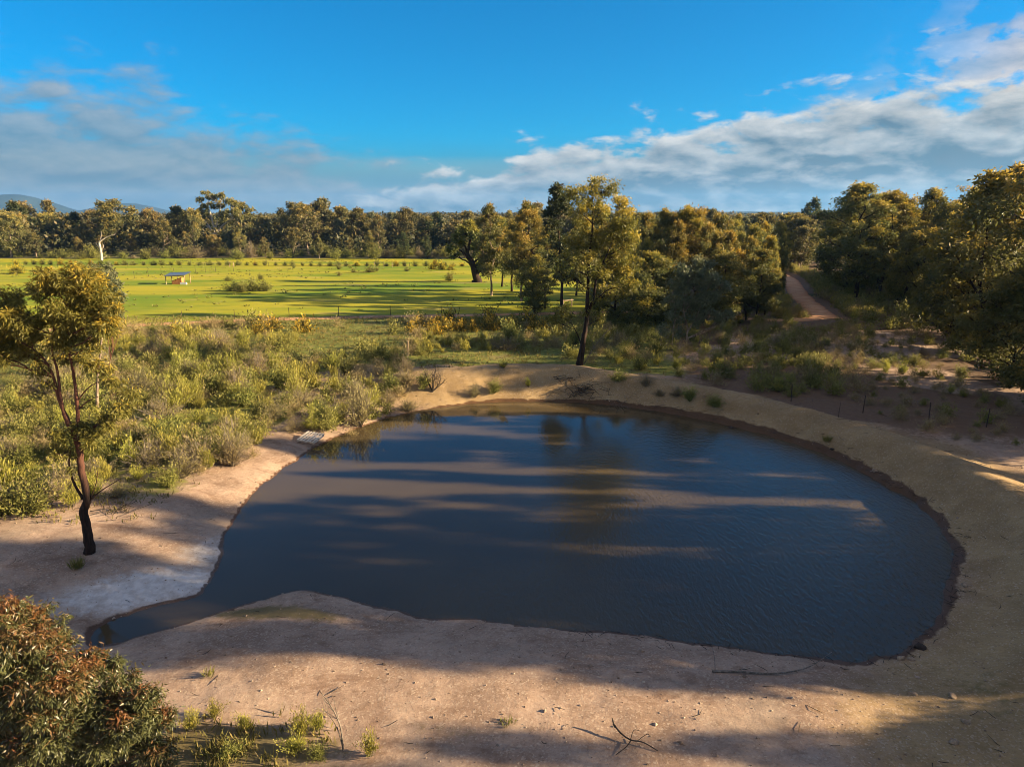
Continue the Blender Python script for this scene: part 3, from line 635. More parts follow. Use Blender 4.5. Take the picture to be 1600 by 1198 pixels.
# ---- grey-green gum beyond the dam wall, and the one behind the lone gum
rng = np.random.default_rng(41); YG = 74.0; bx_ = onplane(1066, 545, YG)[0]; base = np.array([bx_, YG, gz(bx_, YG)])
q = lambda u, v, dy=0: pl(u, v, YG, base, dy)
tr = [([np.array([0, 0, -.3]), q(1070, 545), q(1074, 515), q(1068, 480), q(1075, 440)], 0.15, 0.04), ([np.array([-.5, .2, -.3]), q(1050, 555), q(1052, 520), q(1055, 480), q(1050, 455)], 0.10, 0.03), ([q(1073, 520), q(1088, 495), q(1105, 450)], 0.09, 0.03)]
lobes = lob([(1095, 412, 20), (1075, 425, 20), (1110, 430, 22), (1125, 445, 16), (1060, 448, 18), (1085, 450, 22), (1050, 470, 16, .8), (1075, 475, 22), (1100, 470, 20), (1118, 465, 16), (1060, 495, 18, .7), (1085, 500, 18, .7), (1040, 512, 14, .6), (1110, 490, 14, .6), (1130, 500, 13, .8), (1140, 492, 11, .8), (1065, 520, 12, .5)], YG, base, rng)
wd, lf = grow(rng, tr, lobes, 13000, 0.30, 0.10, 0.6, 8, -0.35)
tag(make_tree('gum_tree', wd, lf, 'bark_pale', 'leaf_grey', base), 'pale grey green gum with thin pale stems just beyond the dam wall', 'tree')
rng = np.random.default_rng(42); YG = 48.0; bx_ = onplane(150, 640, YG)[0]; base = np.array([bx_, YG, gz(bx_, YG)])
q = lambda u, v, dy=0: pl(u, v, YG, base, dy)
tr = [([np.array([0, 0, -.3]), q(152, 600), q(158, 540), q(162, 480), q(160, 440)], 0.12, 0.03)]
lobes = lob([(160, 430, 20), (175, 440, 16), (180, 465, 16), (165, 455, 18), (172, 490, 16), (150, 450, 18), (160, 520, 18, .5)], YG, base, rng)
wd, lf = grow(rng, tr, lobes, 9000, 0.22, 0.07, 0.5, 8, -0.5)
tag(make_tree('gum_tree', wd, lf, 'bark_pale', 'leaf_grey', base), 'grey green gum crown rising behind the lone red limbed gum', 'tree')

# ---- leaning paddock gum
rng = np.random.default_rng(51); pb = ground_at(747, 441); YP = pb[1]
q = lambda u, v, dy=0: pl(u, v, YP, pb, dy)
tr = [([np.array([0, 0, -.4]), q(742, 425), q(736, 408), q(729, 398)], 0.9, 0.5), ([q(730, 400), q(720, 392), q(712, 387)], 0.3, 0.12), ([q(729, 399), q(733, 385), q(735, 370), q(738, 355)], 0.38, 0.12), ([q(731, 400), q(724, 380), q(708, 374)], 0.25, 0.08),
      ([q(738, 412), q(752, 400), q(765, 385)], 0.25, 0.1)]
lobes = lob([(733, 352, 12), (725, 362, 13), (740, 366, 13), (715, 372, 10, .7), (722, 380, 10, .6), (706, 390, 9, 1.2), (710, 398, 7, 1.2), (742, 384, 10, .7), (748, 398, 11), (756, 408, 11), (766, 400, 10), (752, 420, 9, .8), (765, 415, 9, .7), (758, 385, 11, .8), (768, 380, 9, .8)], YP, pb, rng)
wd, lf = grow(rng, tr, lobes, 9000, 0.6, 0.25, 0.3, 7, -0.1, limb=1.4, twig=0.05)
tag(make_tree('gum_tree', wd, lf, 'bark_dark', 'leaf_olive', pb), 'old gum leaning over the paddock with thick black trunk and mistletoe clump', 'tree')

# ---- reusable gums
def proto(seed, H, spread, base_, nl, nleaf, L, W, r0, bark, leafm, **kw):
    rg = np.random.default_rng(seed); wd_, lf_ = auto_tree(rg, H, spread, base_, nl, nleaf, L, W, r0, **kw)
    o_ = make_tree('gum_tree', wd_, lf_, bark, leafm); o_['H'] = H; o_['used'] = 0; return o_
MID = [proto(101, 16, 4.6, 0.34, 17, 15000, 0.36, 0.14, 0.26, 'bark_dark', 'leaf_gold', tip=0.06, clumps=8),
       proto(102, 16, 5.2, 0.30, 18, 15000, 0.36, 0.14, 0.30, 'bark_dark', 'leaf_olive', tip=0.05, clumps=8),
       proto(103, 16, 4.0, 0.25, 16, 13000, 0.36, 0.14, 0.24, 'bark_pale', 'leaf_olive', tip=-0.05, clumps=8, forks=3),
       proto(104, 16, 5.6, 0.36, 19, 15000, 0.36, 0.14, 0.32, 'bark_dark', 'leaf_gold', tip=-0.02, clumps=7, forks=3, lean=0.1),
       proto(105, 16, 4.8, 0.20, 19, 15000, 0.36, 0.14, 0.26, 'bark_dark', 'leaf_olive', tip=0.0, clumps=8),
       proto(106, 15, 5.4, 0.07, 24, 18000, 0.36, 0.14, 0.26, 'bark_dark', 'leaf_olive', tip=-0.05, clumps=7, forks=3),
       proto(107, 15, 4.8, 0.05, 24, 18000, 0.36, 0.14, 0.24, 'bark_dark', 'leaf_gold', tip=-0.08, clumps=7, forks=3)]
BELT = [proto(201, 16, 5.6, 0.25, 18, 4600, 0.75, 0.34, 0.35, 'bark_pale', 'leaf_belt', tip=0.05, clumps=6, twig=0.04, limb=1.0),
        proto(202, 16, 6.6, 0.30, 20, 4800, 0.75, 0.34, 0.40, 'bark_pale', 'leaf_belt', tip=-0.05, clumps=6, forks=3, twig=0.04, limb=1.0),
        proto(203, 16, 4.6, 0.20, 16, 4200, 0.75, 0.34, 0.30, 'bark_dark', 'leaf_belt', tip=0.1, clumps=6, twig=0.04, limb=1.0),
        proto(204, 16, 6.0, 0.15, 20, 5000, 0.75, 0.34, 0.35, 'bark_pale', 'leaf_grey', tip=-0.5, clumps=6, twig=0.04, limb=1.0),
        proto(205, 16, 5.8, 0.18, 20, 5000, 0.75, 0.34, 0.35, 'bark_dark', 'leaf_dark', tip=-0.2, clumps=6, twig=0.04, limb=1.0),
        proto(206, 16, 6.4, 0.34, 16, 3600, 0.75, 0.34, 0.38, 'bark_pale', 'leaf_belt', tip=0.2, clumps=5, forks=3, lean=0.12, twig=0.04, limb=1.2)]
COLOUR = {'leaf_gold': 'golden green', 'leaf_olive': 'olive green', 'leaf_grey': 'grey green', 'leaf_dark': 'dark green', 'leaf_belt': 'bronze green'}
NAME_OF = {'golden gum leaves': 'golden green', 'olive gum leaves': 'olive green', 'grey gum leaves': 'grey green', 'dark gum leaves': 'dark green', 'belt gum leaves': 'bronze green'}
def place(pr, x, y, H, wid=1.0, rz=0.0, group=None, sink=0.0):
    o_ = pr if not pr['used'] else copy_tree(pr); pr['used'] = 1
    s = H / pr['H']; o_.location = (x, y, gz(x, y) - sink); o_.scale = (s * wid, s * wid, s); o_.rotation_euler = (0, 0, rz)
    cm = [c for c in o_.children if c.name.startswith('crown')][0].data.materials[0].name
    o_['hue'] = NAME_OF[cm]; tag(o_, None, 'tree', group); return o_
ends = lambda o_, rank, end, where: f"{o_['hue']} gum {where}, {rank} from {end}"

# centre stand behind the dam wall: (u, base v, top v, width factor, proto)
CENTRE = [(768, 462, 322, .9, 2), (815, 470, 318, .95, 2), (838, 474, 330, .8, 3), (800, 455, 345, .9, 1), (852, 482, 352, .7, 4), (784, 448, 340, .9, 4), (1008, 500, 335, .75, 4), (1035, 496, 330, .8, 2), (1062, 500, 326, .85, 0), (1090, 498, 328, .9, 3),
          (1112, 490, 334, .8, 1), (1140, 486, 345, .75, 4), (1168, 492, 352, .7, 1), (1188, 478, 350, .7, 0), (1150, 462, 338, .8, 2), (1010, 470, 334, .9, 1), (985, 478, 345, .8, 2), (940, 470, 350, .8, 1), (900, 462, 345, .8, 4), (1205, 455, 350, .7, 3), (1075, 470, 334, .9, 4), (1120, 512, 395, .8, 1), (1180, 505, 390, .7, 4), (1025, 515, 395, .8, 5), (962, 505, 400, .8, 6), (1050, 508, 350, .7, 6), (1100, 505, 352, .7, 5), (1135, 505, 365, .7, 6), (1165, 500, 372, .6, 5), (1005, 508, 375, .6, 5), (1195, 492, 372, .6, 6), (835, 490, 400, .6, 5), (1215, 470, 365, .5, 5), (1196, 414, 342, .8, 1), (1216, 415, 346, .8, 4), (1236, 416, 343, .8, 0), (1256, 417, 340, .8, 4), (1226, 411, 338, .9, 3), (1180, 412, 338, .9, 2)]
rng = np.random.default_rng(61); items = []
for u, v, vt, wf, k in CENTRE:
    p = ground_at(u, v); H = onplane(u, vt, p[1])[2] - p[2]
    o_ = place(MID[k], p[0], p[1], H * 1.03, wf * 16 / H * rng.uniform(.95, 1.1) if H < 10 else wf, rng.uniform(0, 6.28), 'gums in the stand behind the dam wall'); items.append((o_, u))
number(items, lambda o_, r_, e: ends(o_, r_, e, 'in the stand behind the dam wall'), 'its paddock side', 'its road side')

# forest on the far side of the road
def scatter(rng, poly, n, dmin, tries=6000, ok=None, have=()):
    poly = np.array(poly); lo, hi = poly.min(0), poly.max(0); pts = [tuple(h) for h in have]; new = []
    for _ in range(tries):
        if len(new) >= n: break
        p = rng.uniform(lo, hi)
        if not inside(np.array([p[0]]), np.array([p[1]]), poly)[0]: continue
        dm = dmin(p) if callable(dmin) else dmin
        if any((p[0] - a) ** 2 + (p[1] - b) ** 2 < dm * dm for a, b in pts): continue
        if ok and not ok(p): continue
        pts.append((p[0], p[1])); new.append((p[0], p[1]))
    return new
rng = np.random.default_rng(71)
EDGE = [(39.5, 50.5), (44, 54.5), (41.5, 57.5)]
FOREST = EDGE + scatter(rng, [(42, 56), (43, 66), (48, 84), (51, 100), (57, 122), (70, 158), (150, 158), (112, 86), (62, 56)], 98, 4.4)
rows = {}
for x, y in FOREST:
    u, v, _ = project(np.array([x, y, 9])); H = rng.uniform(11.5, 19.5) + (1.0 if u > 1500 else 0)
    if u > 1760: continue
    if (x, y) in EDGE: H = [8.5, 12, 10][EDGE.index((x, y))]
    o_ = place(MID[5 if (x, y) in EDGE else int(rng.choice([0, 0, 1, 3, 3, 4, 5, 6] if y > 72 else [5, 6, 0, 3, 4, 1]))], x, y, H, rng.uniform(0.95, 1.25), rng.uniform(0, 6.28), 'gums of the forest past the dirt road')
    rows.setdefault(0 if y < 76 else 1 if y < 98 else 2 if y < 122 else 3, []).append((o_, u))
for r_, it in rows.items():
    nm = ['front rank', 'second rank', 'third rank', 'back rank'][r_]
    number(it, lambda o_, k_, e: ends(o_, k_, e, f'in the roadside forest {nm}'), 'the road', 'the deep end')

# gums closing the view where the road bends out of sight
rng = np.random.default_rng(73); items = []
for x, y in scatter(rng, [(58, 172), (72, 172), (112, 200), (112, 232), (70, 232)], 24, 6.5):
    items.append((place(BELT[int(rng.integers(0, 6))], x, y, rng.uniform(10, 15), rng.uniform(.9, 1.3), rng.uniform(0, 6.28), 'gums where the road bends out of sight'), project(np.array([x, y, 5]))[0]))
number(items, lambda o_, r_, e: ends(o_, r_, e, 'where the road bends out of sight'), 'the paddock', 'the forest')

# the same forest goes on beyond the picture: these throw the long shadows over the dam
SHADE = [(38, 20.6, 20, 1, .78), (45, 24, 22, 2, .7), (52, 19.4, 23, 0, .62), (46, 29.6, 21, 4, .62), (56, 27.2, 23, 3, .6), (63, 22.5, 24, 1, .6), (60, 18.0, 22, 4, .5), (42, 40, 18.5, 2, .75), (53, 40.5, 21, 1, .62), (49, 46.5, 18, 3, .6), (37.5, 12.0, 16, 0, .5), (47, 10.8, 19, 4, .7), (64, 34, 21, 2, .45), (48, 35.2, 18, 0, .3), (63, 51, 17, 0, .8), (58, 45.5, 17, 1, .9), (69, 43.5, 20, 3, .9), (72, 50, 20, 4, .9), (57, 52.5, 15, 2, .9), (29.5, 12.5, 6, 5, 2.0), (30, 16.4, 5.6, 6, 2.0), (30, 20.5, 6, 5, 2.0), (31, 25, 6, 6, 2.0)]
items = []
for x, y, H, k, wd_ in SHADE:
    o_ = place(MID[k], x, y, H, wd_, rng.uniform(0, 6.28), 'gums beside the dam casting the long shadows'); items.append((o_, y))
number(items, lambda o_, r_, e: ends(o_, r_, e, 'past the outer dam bank'), 'the camera', 'the fence')

# belt behind the paddock
rng = np.random.default_rng(81)
for r_, (yy, sp_, h0, h1, nm) in enumerate([(236, 9.5, 8, 12, 'front row'), (252, 9.5, 11, 15, 'second row'), (270, 10, 13, 17, 'third row'), (295, 10.5, 14.5, 18.5, 'back row')]):
    items = []; x = -0.76 * yy - 4
    while x < 0.62 * yy:
        y = yy + rng.uniform(-5, 5); u = project(np.array([x, y, 5]))[0]; H = rng.uniform(h0 * .75, h1 * 1.12)
        if 300 < u < 372 and r_ == 2: x += sp_; continue
        if 640 < u < 715: H *= 0.82
        if u < 60: H *= 1.08
        k = int(rng.choice([0, 1, 2, 3, 4, 5], p=[.26, .2, .16, .12, .1, .16]))
        items.append((place(BELT[k], x, y, H, rng.uniform(.75, 1.25), rng.uniform(0, 6.28), 'gums of the belt behind the paddock'), u)); x += sp_ * rng.uniform(.75, 1.25)
    number(items, lambda o_, k_, e: ends(o_, k_, e, f'in the paddock belt, {nm}'), 'the hill end', 'the road end')
# the great spreading gum of the belt
rng = np.random.default_rng(91); YB_ = 262; gb = np.array([onplane(335, 395, YB_)[0], YB_, gz(onplane(335, 395, YB_)[0], YB_)])
q = lambda u, v, dy=0: pl(u, v, YB_, gb, dy)
tr = [([np.array([0, 0, -.4]), q(334, 380), q(336, 366), q(333, 350), q(328, 330)], 0.75, 0.2), ([q(336, 370), q(345, 355), q(362, 342)], 0.45, 0.14), ([q(336, 370), q(346, 362), q(366, 354)], 0.35, 0.1), ([q(334, 368), q(326, 352), q(314, 340)], 0.4, 0.1), ([q(335, 362), q(342, 340), q(345, 320)], 0.35, 0.1)]
lobes = lob([(322, 303, 7), (332, 308, 9), (345, 306, 8), (355, 314, 8), (365, 318, 7), (340, 322, 10), (325, 322, 9), (312, 312, 6), (352, 330, 9), (368, 332, 8), (374, 342, 6), (316, 332, 9), (330, 338, 10, .7), (345, 342, 10, .6), (362, 348, 8, .7), (308, 346, 8, .7), (320, 352, 8, .6), (372, 356, 6, .6)], YB_, gb, rng)
wd, lf = grow(rng, tr, lobes, 7000, 0.7, 0.3, 0.2, 6, 0.05, limb=2.0, twig=0.05)
tag(make_tree('gum_tree', wd, lf, 'bark_bleached', 'leaf_belt', gb), 'great spreading gum with pale limbs standing above the belt behind the paddock', 'tree')

# dead white tree
db = ground_at(159, 407); q = lambda u, v, dy=0: pl(u, v, db[1], db, dy); wd = MB(); lb = MB()
wd.tube(catmull([np.array([0, 0, -.4]), q(158, 395), q(157, 388), q(155, 380), q(157, 376)], 4), np.linspace(.40, .26, 17), 7)
for pts, a, b in [([q(157, 377), q(161, 374), q(168, 370), q(180, 366)], .34, .12), ([q(156, 388), q(151, 382), q(149, 379)], .26, .1), ([q(157, 376), q(158, 368), q(158, 362)], .16, .07), ([q(158, 390), q(162, 386), q(161, 382)], .18, .07), ([q(159, 404), q(163, 402), q(167, 400)], .3, .12)]:
    lb.tube(catmull(pts, 4), np.linspace(a * .7, b * .6, (len(pts) - 1) * 4 + 1), 6)
dt = link('dead_tree', None, None, db); link('trunk', wd.mesh('trunk', M['bark_bleached'], True), dt); link('branches', lb.mesh('branches', M['bark_bleached'], True), dt)
tag(dt, 'bare bleached white dead tree in front of the belt', 'dead tree')

# far-off woodland reading as one mass
rng = np.random.default_rng(95); lf = MB(); N = 3000
rr = np.exp(rng.uniform(math.log(315), math.log(5200), N)); aa = np.radians(rng.uniform(-43, 43, N))
X = rr * np.sin(aa); Y = rr * np.cos(aa); keep = (fbm(X / 420, Y / 420, 31) < 0.58) | (rr < 700); X, Y, rr = X[keep], Y[keep], rr[keep]
nb = 620; rb = rng.uniform(246, 440, nb); ab = np.radians(rng.uniform(-42, 34, nb)); X = np.concatenate([X, rb * np.sin(ab)]); Y = np.concatenate([Y, rb * np.cos(ab)]); rr = np.concatenate([rr, rb])
for x, y, r_ in zip(X, Y, rr):
    if y < 240: continue
    H = rng.uniform(9, 15) * (.8 if r_ < 320 else 1); n = int(np.clip(36000 / r_, 14, 90)); s_ = np.clip(r_ / 420, 1.0, 4.5); wd_ = rng.uniform(3.5, 6.5) * (1 + r_ / 4000)
    d = unit(rng.normal(0, 1, (n, 3))); P = np.array([x, y, 0.8 + H * 0.56]) + d * np.array([wd_, wd_, H * 0.42]) * rng.uniform(.4, 1, (n, 1)) ** .5
    A = unit(rng.normal(0, 1, (n, 3))); lf.leaves(P, A, unit(np.cross(A, rng.normal(0, 1, (n, 3)))), s_ * 1.6, s_ * 0.9, rnd=np.clip(rng.uniform(0, 1) * .6 + rng.uniform(0, .5, n), 0, 1), tip=np.clip(d[:, 2] * .8 + rng.normal(0, .2, n) - .3, 0, 1))
tag(link('far_woodland', lf.mesh('far_woodland', M['leaf_far'])), 'far wooded plain of dark gums fading blue towards the horizon', None, None, 'stuff')

for pr_o in MID + BELT:                                           # drop a kind that no spot took
    if not pr_o['used']:
        for ch in list(pr_o.children): bpy.data.objects.remove(ch)
        bpy.data.objects.remove(pr_o)

# ------------------------------------------------------------------ shrubs
def shrub(rng, kind, w_=1.0, h_=1.3):
    st = MB(); lf = MB(); P = []; A = []; RN = []; TP = []
    ns = {'green': 26, 'olive': 30, 'dry': 60, 'wattle': 30}[kind]
    for i in range(ns):
        a = rng.uniform(0, 6.28); el = rng.uniform(0.2, 1.5) if kind != 'green' else rng.uniform(0.7, 1.55)
        d = np.array([math.cos(a) * math.cos(el) * w_, math.sin(a) * math.cos(el) * w_, math.sin(el) * h_]) * rng.uniform(0.42, 1.12)
        b = np.array([math.cos(a), math.sin(a), 0]) * rng.uniform(0, 0.12); mid = b + d * np.array([.42, .42, .58]) + rng.normal(0, .06, 3)
        pts = bez(b - [0, 0, .12], mid, b + d, 5); st.tube(pts, np.linspace(.016, .005, 5), 3, False)
        if kind == 'dry':
            for q_ in range(3):
                s_ = pts[rng.integers(1, 4)]; st.tube(bez(s_, s_ + d * .2 + rng.normal(0, .08, 3), s_ + d * .38 + rng.normal(0, .2, 3), 4), np.linspace(.009, .003, 4), 3, False)
        n = {'green': 52, 'olive': 54, 'dry': 22, 'wattle': 54}[kind]
        t = rng.uniform(0.25, 1.08, n)[:, None]; pp = (1 - t) ** 2 * b + 2 * t * (1 - t) * mid + t * t * (b + d); sp_ = 0.17 if kind != 'green' else 0.10
        pp = pp + rng.normal(0, sp_, (n, 3)) * np.array([1, 1, .8]) * (0.4 + 0.7 * t)
        P.append(pp); A.append(unit(unit(d) * 1.0 + rng.normal(0, .55 if kind != 'green' else .35, (n, 3)) + [0, 0, .35 if kind == 'green' else .1]))
        r0 = rng.uniform(0, 1); RN.append(np.clip(.5 * r0 + .5 * rng.uniform(0, 1, n), 0, 1))
        tv = rng.uniform(0, 1)
        TP.append(np.clip((t[:, 0] - .75) * 2.2 + rng.normal(0, .15, n), 0, 1) * (1.0 if kind == 'green' else .6) if kind != 'wattle' else np.clip((t[:, 0] - .55) * 2.6 * (tv > .35) + rng.normal(0, .1, n), 0, 1))
    P = np.vstack(P); A = np.vstack(A); k = P[:, 2] > -0.02; P[:, 2] = np.maximum(P[:, 2], 0.03); n = len(P)
    L = {'green': .17, 'olive': .14, 'dry': .17, 'wattle': .15}[kind]; W = {'green': .032, 'olive': .05, 'dry': .024, 'wattle': .07}[kind]
    lf.leaves(P, A, unit(np.cross(A, rng.normal(0, 1, (n, 3)))), L * rng.uniform(.7, 1.3, n), W * rng.uniform(.7, 1.3, n), rnd=np.concatenate(RN), tip=np.concatenate(TP))
    return st, lf
SHM = {'green': ('twig_grey', 'sh_green'), 'olive': ('twig_dark', 'sh_olive'), 'dry': ('twig_grey', 'sh_dry'), 'wattle': ('twig_dark', 'sh_wattle')}
SHN = {'green': 'bright yellow green shrub', 'olive': 'olive green shrub', 'dry': 'grey brown dry shrub', 'wattle': 'gold flowering wattle shrub'}
SHP = {}; SHL = {}
for ki, kind in enumerate(SHM):
    SHP[kind] = []
    for vi in range(3):
        rg = np.random.default_rng(300 + ki * 10 + vi); st, lf = shrub(rg, kind, *[(1.0, 1.25), (1.25, 1.05), (.8, 1.4)][vi])
        SHP[kind].append((st.mesh('stems', M[SHM[kind][0]]), lf.mesh('foliage', M[SHM[kind][1]])))
def put_shrub(kind, x, y, s, rng, group, zs=1.0, label=None, v=None, cat='shrub', name='shrub'):
    a, b = SHP[kind][int(rng.integers(0, 3)) if v is None else v]
    o_ = link(name, None, None, (x, y, gz(x, y))); o_.scale = (s, s, s * zs); o_.rotation_euler = (0, 0, rng.uniform(0, 6.28)); o_.empty_display_size = .3
    link('stems', a, o_); link('foliage', b, o_); o_['hue'] = SHN[kind]; tag(o_, label, cat, group); return o_

rng = np.random.default_rng(401)
LEFT = [tuple(at(u, v, .8)[:2]) for u, v in [(-60, 830), (90, 795), (200, 775), (300, 745), (385, 712), (450, 690), (540, 665), (640, 632), (640, 590), (600, 580), (680, 555), (800, 548), (880, 545), (880, 505), (650, 502), (420, 506), (200, 516), (-60, 530)]]
def left_ok(p):
    u, v, _ = project(np.array([p[0], p[1], .8])); g = fbm(np.array([p[0] / 7]), np.array([p[1] / 7]), 55)[0]
    if v < 565 and u < 640 and g < 0.46: return False
    if g < 0.33: return False
    if u < 60 and 545 < v < 600: return False
    if 425 < u < 570 and 668 < v < 735: return False
    return True
pts = scatter(rng, LEFT, 900, lambda p: (0.66 + 0.008 * p[1]) * (0.7 + 1.3 * _h(math.floor(p[0] * 3), math.floor(p[1] * 3), 2)), 16000, left_ok)
lst = []
for x, y in pts:
    u, v, dp = project(np.array([x, y, .8])); cn = fbm(np.array([x / 6]), np.array([y / 6]), 66)[0]; r_ = rng.uniform(0, 1)
    if v < 525 and r_ < .45: kind = 'wattle'
    elif r_ < .30 + (cn - .5) * 1.6: kind = 'green'
    elif r_ < .68 + (cn - .5): kind = 'dry'
    else: kind = 'olive'
    s_ = float(np.clip(rng.lognormal(-.12, .32), .4, 1.6)); lst.append((FPX * s_ / dp, x, y, s_, kind, u, v))
lst.sort(reverse=True); far_lst = lst[165:]; bands = {}
BN = [(0, 548, 'farthest from the dam'), (548, 575, 'level with the tallest gum'), (575, 600, 'level with the wall top'), (600, 625, 'level with the wall foot'), (625, 650, 'beyond the pallet'), (650, 680, 'just beyond the pallet'), (680, 710, 'level with the pallet'), (710, 745, 'behind the lone gum'), (745, 1000, 'edging the bare bank')]
for _, x, y, s_, kind, u, v in lst[:165]:
    o_ = put_shrub(kind, x, y, s_, rng, 'shrubs in the scrub beside the dam', rng.uniform(.8, 1.15))
    b = [i for i, q_ in enumerate(BN) if q_[0] <= v < q_[1]][0]; bands.setdefault((b, kind), []).append((o_, u))
for (b, kind), it in bands.items():
    number(it, lambda o_, r_, e: f"{o_['hue']} {BN[b][2]}, {r_} from {e}", 'the lone gum', 'the dam')
# the rest of that scrub, too small to tell apart
rng = np.random.default_rng(402); lf = {k_: MB() for k_ in SHM}
RIGHT = [tuple(at(u, v, .8)[:2]) for u, v in [(880, 562), (960, 575), (1060, 590), (1150, 608), (1250, 622), (1330, 600), (1300, 560), (1240, 530), (1240, 506), (1100, 503), (1000, 500), (880, 500)]]
FL = [tuple(at(u, v, .8)[:2]) for u, v in [(1320, 500), (1420, 540), (1500, 570), (1640, 640), (1660, 560), (1640, 480), (1400, 440), (1240, 425), (1255, 440)]]
off_road = lambda p: seg_dist(np.array([p[0]]), np.array([p[1]]), ROAD[:-1], ROAD[1:])[0][0] > 3.2
for x, y in scatter(rng, RIGHT, 190, 1.5, 6000): far_lst.append((0, x, y, rng.uniform(.6, 1.2), str(rng.choice(['olive', 'olive', 'dry', 'green'])), 0, 0))
for x, y in scatter(rng, FL, 200, 1.9, 8000, off_road): far_lst.append((0, x, y, rng.uniform(.7, 2.0), str(rng.choice(['olive', 'olive', 'olive', 'dry'])), 0, 0))
CLR = [tuple(at(u, v, .8)[:2]) for u, v in [(1240, 520), (1330, 505), (1450, 560), (1590, 640), (1590, 700), (1500, 690), (1330, 640), (1250, 600)]]
for x, y in scatter(rng, CLR, 190, 1.1, 8000):
    lft = project(np.array([x, y, .8]))[0] < 1360
    far_lst.append((0, x, y, rng.uniform(.5, 1.15) if lft else rng.uniform(.25, .75), str(rng.choice(['olive', 'dry', 'dry'])), 0, 0))
RS = catmull(ROAD, 3); TT = unit(np.gradient(RS[:, :2], axis=0))
for q_, t__ in zip(RS[3:], TT[3:]):
    for sd in (-1, 1):
        for _ in range(2):
            x, y = q_[:2] + np.array([-t__[1], t__[0]]) * sd * rng.uniform(2.6, 6.5) + rng.normal(0, .8, 2)
            if off_road((x, y)) and abs(x) < 200: far_lst.append((0, x, y, rng.uniform(.6, 1.3), str(rng.choice(['olive', 'green', 'dry'])), 0, 0))
for _, x, y, s_, kind, u, v in far_lst:
    me = SHP[kind][0][1]; n = len(me.polygons); co = np.empty(len(me.vertices) * 3, np.float32); me.vertices.foreach_get('co', co); co = co.reshape(-1, 4, 3); sel = rng.choice(n, 430, replace=False)
    V = co[sel]; c = V.mean(1, keepdims=True); V = (c + (V - c) * 1.6); V = (V.reshape(-1, 3) @ rotz(rng.uniform(0, 6.28)).T) * s_ + [x, y, gz(x, y)]
    rn = np.empty(n, np.float32); me.attributes['rnd'].data.foreach_get('value', rn); tn = np.empty(n, np.float32); me.attributes['tip'].data.foreach_get('value', tn)
    lf[kind].add(V, np.arange(len(V)).reshape(-1, 4), rnd=rn[sel], tip=tn[sel])
V = []; F = []; MI = []; RN = []; TN = []; n0 = 0
for mi, k_ in enumerate(SHM):
    if not lf[k_].V: continue
    v_ = np.vstack(lf[k_].V); f_ = np.vstack(lf[k_].F) + n0; V.append(v_); F.append(f_); n0 += len(v_); MI += [mi] * len(f_); RN.append(np.concatenate(lf[k_].A['rnd'])); TN.append(np.concatenate(lf[k_].A['tip']))
me = mesh_np('distant_undergrowth', np.vstack(V), np.vstack(F), [M[SHM[k_][1]] for k_ in SHM], {'rnd': ('FACE', np.concatenate(RN)), 'tip': ('FACE', np.concatenate(TN))})
me.polygons.foreach_set('material_index', np.array(MI, np.int32))
tag(link('distant_undergrowth', me), 'mixed low scrub filling the ground before the sandy track', None, None, 'stuff')

# shaded understorey behind the dam wall and under the forest
rng = np.random.default_rng(403)
RIGHT = [tuple(at(u, v, .8)[:2]) for u, v in [(880, 562), (960, 575), (1060, 590), (1150, 608), (1250, 622), (1330, 600), (1300, 560), (1240, 530), (1240, 506), (1100, 503), (1000, 500), (880, 500)]]
items = {}
for x, y in scatter(rng, RIGHT, 52, 2.8, 8000):
    u, v, dp = project(np.array([x, y, .8])); kind = str(rng.choice(['olive', 'olive', 'olive', 'dry', 'green'])); b = 0 if v < 530 else 1 if v < 560 else 2
    o_ = put_shrub(kind, x, y, rng.uniform(.8, 1.35), rng, 'shaded shrubs behind the dam wall', rng.uniform(.8, 1.1)); items.setdefault((b, kind), []).append((o_, u))
for (b, kind), it in items.items():
    wh = ['near the sandy track', 'around the pale gum', 'behind the dam wall'][b]
    number(it, lambda o_, r_, e: f"shaded {o_['hue']} {wh}, {r_} from {e}", 'the tallest gum', 'the forest')
FL = [tuple(at(u, v, .8)[:2]) for u, v in [(1320, 500), (1420, 540), (1500, 570), (1640, 640), (1660, 560), (1640, 480), (1400, 440), (1240, 425), (1255, 440)]]
items = []
for x, y in scatter(rng, FL, 16, 5.0, 8000, off_road):
    u = project(np.array([x, y, .8]))[0]; items.append((put_shrub(str(rng.choice(['olive', 'olive', 'dry'])), x, y, rng.uniform(.8, 1.5), rng, 'understorey shrubs of the roadside forest'), u))
number(items, lambda o_, r_, e: f"{o_['hue']} among the forest trunks, {r_} from {e}", 'the road', 'the deep end')
# green regrowth in the dirt clearing
CL = [(1385, 580, .9, 'green'), (1410, 585, .9, 'green'), (1440, 590, .8, 'green'), (1365, 575, .8, 'olive'), (1395, 568, 1.0, 'olive'), (1425, 572, 1.0, 'olive'), (1485, 615, .6, 'green'), (1505, 620, .5, 'green'), (1335, 500, 1.1, 'green'), (1447, 538, .5, 'green'), (1562, 637, .6, 'green'), (1330, 548, .8, 'olive'), (1290, 540, .8, 'olive'), (1262, 560, .9, 'olive'), (1235, 600, .9, 'green'), (1215, 612, .8, 'green'), (1300, 585, .7, 'olive'), (1470, 560, .9, 'olive'), (1500, 590, .9, 'olive')]
items = []
for u, v, s_, k_ in CL:
    p = ground_at(u, v); items.append((put_shrub(k_, p[0], p[1], s_, rng, 'regrowth shrubs in the dirt clearing', .9), u))
number(items, lambda o_, r_, e: f"{o_['hue']} in the dirt clearing, {r_} from {e}", 'the dam wall', 'the forest')

